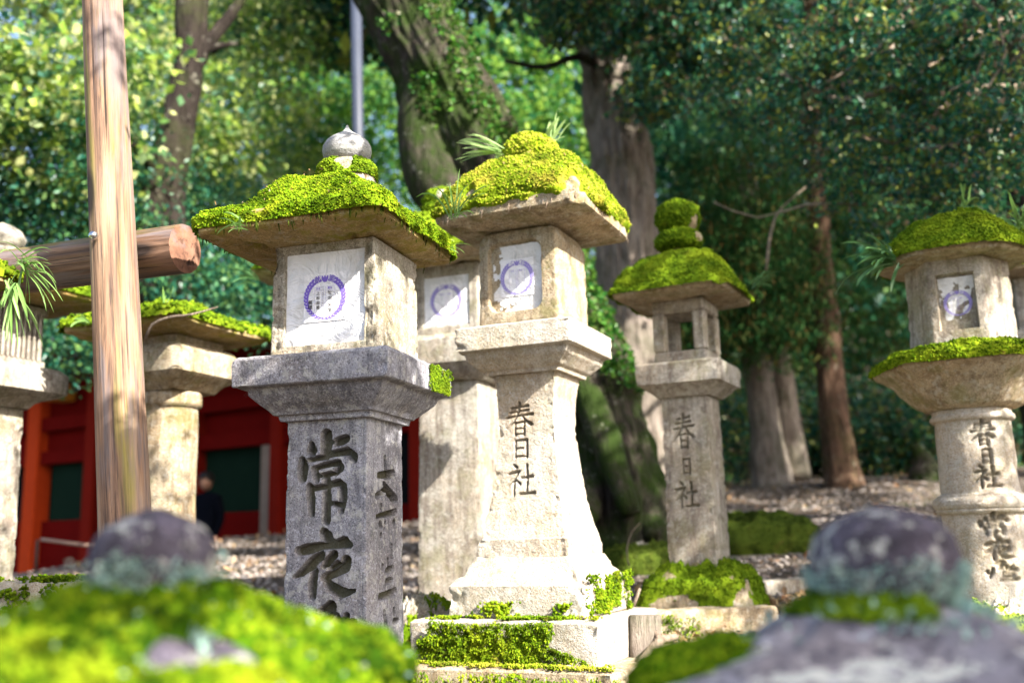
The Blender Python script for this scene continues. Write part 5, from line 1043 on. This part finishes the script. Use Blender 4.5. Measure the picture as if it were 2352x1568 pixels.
# blue-green evergreen at far left
cl = [(60, 420, 8.2), (160, 470, 8.6), (30, 330, 8.0), (350, 500, 9.6), (480, 500, 9.6), (240, 390, 9), (90, 520, 8.8)]
b_ = (P(-110, 600, 8.8)[0], 8.8, gz(-5, 8.8)); tree('low bluish evergreen filling the space behind the log beam', b_, ([b_, P(-70, 500, 8.8), P(20, 300, 8.8)], [.12, .09, .05]), [(PX(cl), [(.8, .6, .5)]*len(cl), 24000, .06, 'leaf_blue', dict(spray=.3, nspray=260))], 'bark_dark', step=.3)
cl = [(430, 620, 8.6), (540, 640, 8.8), (470, 700, 8.2), (590, 560, 9.6), (150, 730, 8.0), (180, 800, 8), (700, 620, 9.6), (640, 700, 9.6)]
b_ = (P(420, 800, 8.8)[0], 8.8, gz(-3, 8.8)); tree('dark shrubby evergreen between the sawn log end and the hall roof', b_, ([b_, P(432, 740, 8.7), P(395, 640, 8.5), P(380, 600, 8.5)], [.10, .08, .07, .05]), [(PX(cl), [(.55, .4, .35)]*len(cl), 15000, .06, 'leaf_blue', dict(spray=.25))], 'twig', step=.1)
# mid background crowns, bright
defs = [('bright green broadleaf crown in the gap left of the leaning trunk', [(600, 430, 15), (700, 300, 15), (780, 150, 16), (850, 300, 15), (560, 230, 16), (720, 460, 15), (880, 480, 14), (640, 60, 17)], 'leaf_bright', 17, 700),
        ('bright green broadleaf crown in the gap between leaning and grey trunks', [(1150, 60, 15), (1230, 200, 15), (1280, 330, 15), (1200, 420, 15), (1300, 520, 15), (1320, 80, 16), (1120, 200, 16), (1260, 620, 14.5)], 'leaf_bright', 16, 1250),
        ('yellow-green tree lit through the canopy at the top left', [(100, -60, 14), (330, -20, 15), (500, 0, 16), (220, 150, 15), (430, 180, 15)], 'leaf_maple', 15.5, 300),
        ('deep green tree behind the grey trunk', [(1560, 120, 15), (1620, 330, 15), (1560, 520, 15), (1700, 430, 16), (1640, 640, 15), (1480, 300, 16)], 'leaf_blue', 16, 1600)]
for lab, cl, mt, Yb, bx in defs:
    b_ = (P(bx, 900, Yb)[0], Yb, gz(P(bx, 900, Yb)[0], Yb)-.2)
    tree(lab, b_, ([b_, P(bx, 500, Yb), P(bx-10, 100, Yb)], [.28, .2, .1]), [(PX(cl), [(1.2, .9, .8)]*len(cl), 15000, .13, mt, dict(spray=.5, nspray=330, aspect=.6))], 'bark_dark', step=.5)
# cedars at right
Y = 11.4; tp = PX([(1860, -100, Y), (1868, 380, Y), (1888, 600, Y), (1905, 850, Y), (1930, 1060, Y), (1938, 1100, Y)]); bs = (tp[-1][0], Y, gz(tp[-1][0], Y)-.1); tp.append(np.array(bs))
cl = [(1950, 250, 12), (2050, 400, 12), (1800, 300, 12.2), (1650, 560, 12.2), (1780, 500, 12.4), (2050, 560, 12.6), (1600, 700, 12.6), (1750, 700, 12), (2000, 740, 12.8)]
tree('reddish cedar trunk standing alone in the dark wood right of centre', bs, (tp, [.09, .10, .13, .16, .19, .21, .28]), [(PX(cl), [(.9, .6, .6)]*len(cl), 26000, .09, 'leaf_cedar', dict(spray=.4, nspray=330, aspect=.25, droop=np.array([0, 0, -.9])))], 'bark_red', amp=.04)
Y = 12.2; tp = PX([(1715, 380, Y), (1728, 700, Y), (1740, 850, Y), (1758, 1000, Y), (1775, 1110, Y)]); bs = (tp[-1][0], Y, gz(tp[-1][0], Y)-.1); tp.append(np.array(bs))
tree('thick pale-barked trunk low in the shade beside the cedar', bs, (tp, [.13, .16, .18, .2, .25, .32]), [(PX([(1730, 600, 11.2), (1700, 470, 11.2), (1790, 710, 11.3), (1640, 700, 11.4)]), [(.75, .5, .7)]*4, 18000, .085, 'leaf_cedar', dict(spray=.35, aspect=.25, droop=np.array([0, 0, -.9])))], 'bark_grey', amp=.06,
     limbs=[(PX([(1790, 800, Y+.3), (1805, 950, Y+.3), (1820, 1100, Y+.3)]), [.12, .17, .24])])
# near evergreen branches at upper right
def ever_right():
    Yb = 8.0; b_ = (P(2390, 900, Yb)[0], Yb, gz(3.9, Yb)-.1)
    tr = [b_, P(2365, 600, Yb), P(2350, 300, Yb), P(2300, 0, Yb), P(2260, -200, Yb)]
    cl = [(2250, 60, 6.4), (2100, 130, 6.6), (2200, 250, 6.5), (2300, 330, 6.2), (2050, 280, 6.9), (1930, 120, 7.2), (1850, 220, 7.5), (2120, 400, 6.8), (2280, 470, 6.6), (1760, 100, 7.8), (2000, 20, 6.9), (2330, 180, 6.2), (1900, 330, 7.5), (2330, 600, 7.0), (2050, 470, 7.2), (1720, 200, 8.0)]
    lim = []
    for pts, r_ in (([(2300, 50, 7.8), (2180, 120, 7.2), (2050, 200, 6.9), (1930, 230, 7.1), (1850, 190, 7.3)], .035), ([(2330, 200, 7.8), (2230, 210, 7.0), (2150, 260, 6.7), (2060, 330, 6.8), (1960, 300, 7)], .03), ([(2340, 330, 7.8), (2290, 300, 6.8), (2200, 330, 6.5), (2090, 345, 6.6)], .025),
                    ([(2290, -20, 6.4), (2330, 60, 6.3), (2265, 110, 6.2), (2240, 180, 6.2), (2180, 210, 6.2)], .014), ([(2200, -20, 6.3), (2290, 50, 6.2), (2310, 120, 6.2), (2270, 200, 6.2), (2225, 240, 6.2)], .014), ([(1800, 170, 7.4), (1840, 200, 7.4), (1850, 240, 7.4)], .018), ([(1990, 470, 7.2), (1850, 470, 7.3), (1740, 500, 7.4), (1640, 465, 7.5)], .011), ([(2100, -10, 6.8), (2020, 110, 6.8), (1900, 190, 6.9)], .02), ([(1760, 620, 8), (1780, 500, 8), (1850, 430, 8), (1960, 330, 8)], .012)):
        lim.append((PX(pts), list(np.linspace(r_, r_*.4, len(pts))), 'twig'))
    tree('evergreen with glossy leaves and bare pale twigs hanging over the upper right corner', b_, (tr, [.2, .16, .13, .1, .08]), [(PX(cl), [(.48, .38, .3)]*len(cl), 21000, .062, 'leaf_ever', dict(spray=.18, nspray=430, aspect=.5, up=.4))], 'bark_dark', limbs=lim)
ever_right()
# shrubs along the foot of the wood
for i, (px_, py_, Y_, r_, lab) in enumerate(((1620, 930, 14.5, 1.3, 'dark glossy shrub left of the pale-barked trunk'), (1840, 980, 15.5, .9, 'low dark shrub between the two right trunks'), (2050, 930, 15, 1.3, 'blue-green shrub right of the cedar trunk'), (2080, 1040, 14, .7, 'small shrub low behind the stump'), (2330, 900, 14, 1.2, 'dark shrub beyond the ringed column at the right edge'))):
    c = P(px_, py_, Y_); g_ = gz(c[0], Y_); root = empty('shrub', (c[0], Y_, g_), label=lab, category='shrub', group='shrubs along the foot of the wood')
    tubes('stem', [(([(0, 0, 0), (.1, 0, .5), (0, .1, 1.1)], [.05, .04, .02]), dict(ns=6))], M['bark_dark'], root)
    crown('foliage', [(0, 0, c[2]-g_), (r_*.4, 0, .5), (-r_*.4, 0, .6)], [(r_, r_*.7, r_*.8)]*3, 9000, .085, M['leaf_ever'], root, spray=.35)
# far wood: one mass on the hill, with a few trunks
cs = []; rs = []
for i in range(150):
    y = rng.uniform(21, 36); x = rng.uniform(-.62, .62)*y; z = gz(x, y)+rng.uniform(.3, 13)
    if x/y < .15 and (z-1.65)/y > .18 and rng.uniform() < .93: continue
    cs.append((x, y, z)); rs.append((2.2, 1.4, 1.6))
for i in range(90):
    y = rng.uniform(16.5, 23); x = rng.uniform(.12, .64)*y; cs.append((x, y, gz(x, y)+rng.uniform(.5, 11))); rs.append((1.7, 1.2, 1.4))
crown('woodland', cs, rs, 64000, .31, M['leaf_blue'], spray=1.0, nspray=2200, aspect=.6, label='far green wood rising on the hillside behind everything', category='woodland')
cs = []; rs = []
for i in range(60):
    y = rng.uniform(19, 25); x = rng.uniform(-.62, .12)*y; z = gz(x, y)+rng.uniform(1, 9)
    if (z-1.65)/y > .22 and rng.uniform() < .75: continue
    cs.append((x, y, z)); rs.append((1.6, 1.0, 1.1))
crown('woodland', cs, rs, 30000, .17, M['leaf_bright'], spray=.8, nspray=700, aspect=.6, label='lighter sunlit wood on the left and centre hillside', category='woodland')
# trees outside the frame, towards the sun: most are added for their shade
def shade_tree(label, base, h, clusters, n_, size, mat='leaf_ever', spray=.35):
    b_ = np.array([base[0], base[1], gz(*base)-.1]); tree(label, tuple(b_), ([b_, b_+[0.1, 0, h*.5], b_+[0, .1, h]], [.25, .18, .08]), [(np.array([c[:3] for c in clusters]), [(c[3],)*3 if not isinstance(c[3], tuple) else c[3] for c in clusters], n_, size, mat, dict(spray=spray))], 'bark_dark', step=.5)
def sunpt(target, t): return tuple(np.array(target)+SUN*t)
GOBO = []
def gob(p, t, r): GOBO.append((*sunpt(p, t), r))
gob((-.62, 3.25, 1.75), 3.4, .36); gob((-.6, 3.25, 1.45), 3.4, .34); gob((-1.25, 3.3, 1.65), 3.6, .3)
gob((.53, 1.42, 1.62), 3.2, .26); gob((.45, 1.25, 1.5), 3.2, .32); gob((pf[0]-.01, 1.33, 1.66), 3.0, .10)
DG = []
for p_, t_, r_ in (((-2.15, 4.8, 1.75), 4.2, .34), ((-1.65, 4.9, 1.5), 4.4, .3), ((-1.6, 4.85, 2.15), 4.6, .24), ((-2.1, 4.8, 2.35), 4.6, .2), ((-2.45, 5.0, 2.9), 4.6, .22), ((1.0, 5.25, 2.0), 4.6, .3), ((1.1, 5.3, 2.75), 5, .22), ((1.0, 5.2, 1.35), 4.4, .3), ((2.1, 4.45, 2.75), 4.4, .2), ((2.15, 4.45, 1.9), 4.2, .22), ((2.2, 4.4, 1.55), 4.2, .2), ((-.5, 3.2, 2.7), 3.6, .16), ((-1.3, 3.3, 3.3), 3.6, .2)):
    DG.append((*sunpt(p_, t_), r_))
shade_tree('broadleaf tree outside the right edge casting leaf shadows on the lanterns', (5.0, .4), 5.5, DG, 2600, .075, spray=.2)  # added clusters, each set on a sun ray to drop dapple
shade_tree('evergreen beside the camera whose boughs shade the grey column', (3.6, -1.6), 5, GOBO, 18000, .07, spray=.16)  # boughs added and shaped so their shade falls on column, post and knobs
big_shade = [sunpt((1.8, 12, 4), 11)+((1.5, 1.5, 1.2),), sunpt((5.5, 15, 8), 12)+((2.4, 2, 1.8),), sunpt((7, 13, 6), 10)+((2, 2, 2),), sunpt((3, 17, 8), 13)+((2, 2, 2),), sunpt((3.5, 13, 3), 11)+((2.2, 2.2, 1.8),), sunpt((5.5, 12, 4.5), 10)+((2.2, 2.2, 1.6),), sunpt((2.6, 14, 5), 12)+((1.8, 1.8, 1.4),), sunpt((4, 14, 7), 12)+((2.2, 2, 1.6),)]
hs = [sunpt((x_, y_, z_), 9)+((2.0, 1.8, 1.5),) for x_, y_, z_ in ((-1.8, 13.5, 3.2), (-4, 14.5, 3.4), (-6.2, 16, 3.6), (-7.5, 17, 4))]
shade_tree('tree beyond the upper edge shading the shrine hall', (1.5, -4), 9, hs, 15000, .24, spray=.7)  # added crown, clusters sized to keep sun off the facade
shade_tree('tall tree beyond the right edge shading the wood', (11, 6), 12, big_shade, 15000, .26, spray=.7)
dap = []
for y in (6.3, 7.4, 8.4, 9.5, 10.6, 11.7, 13):
    for u in (-.42, -.27, -.13, .04, .2, .33, .47):
        if rng.uniform() > .58: continue
        x = (u+rng.uniform(-.05, .05))*y; z_ = gz(x, y)
        if not (2.3 < .707*(x+y) < 4.1 and -.4255*x+.4255*y+.7986*z_ < 5.2): dap.append(sunpt((x, y, gz(x, y)), rng.uniform(8, 10))+((rng.uniform(.4, .75), .5, .4),))
shade_tree('tree overhead outside the frame that dapples the gravel bank', (6.5, 2.5), 8, dap, 16000, .16, spray=.3)  # added clusters, left out where they would darken the pale lantern
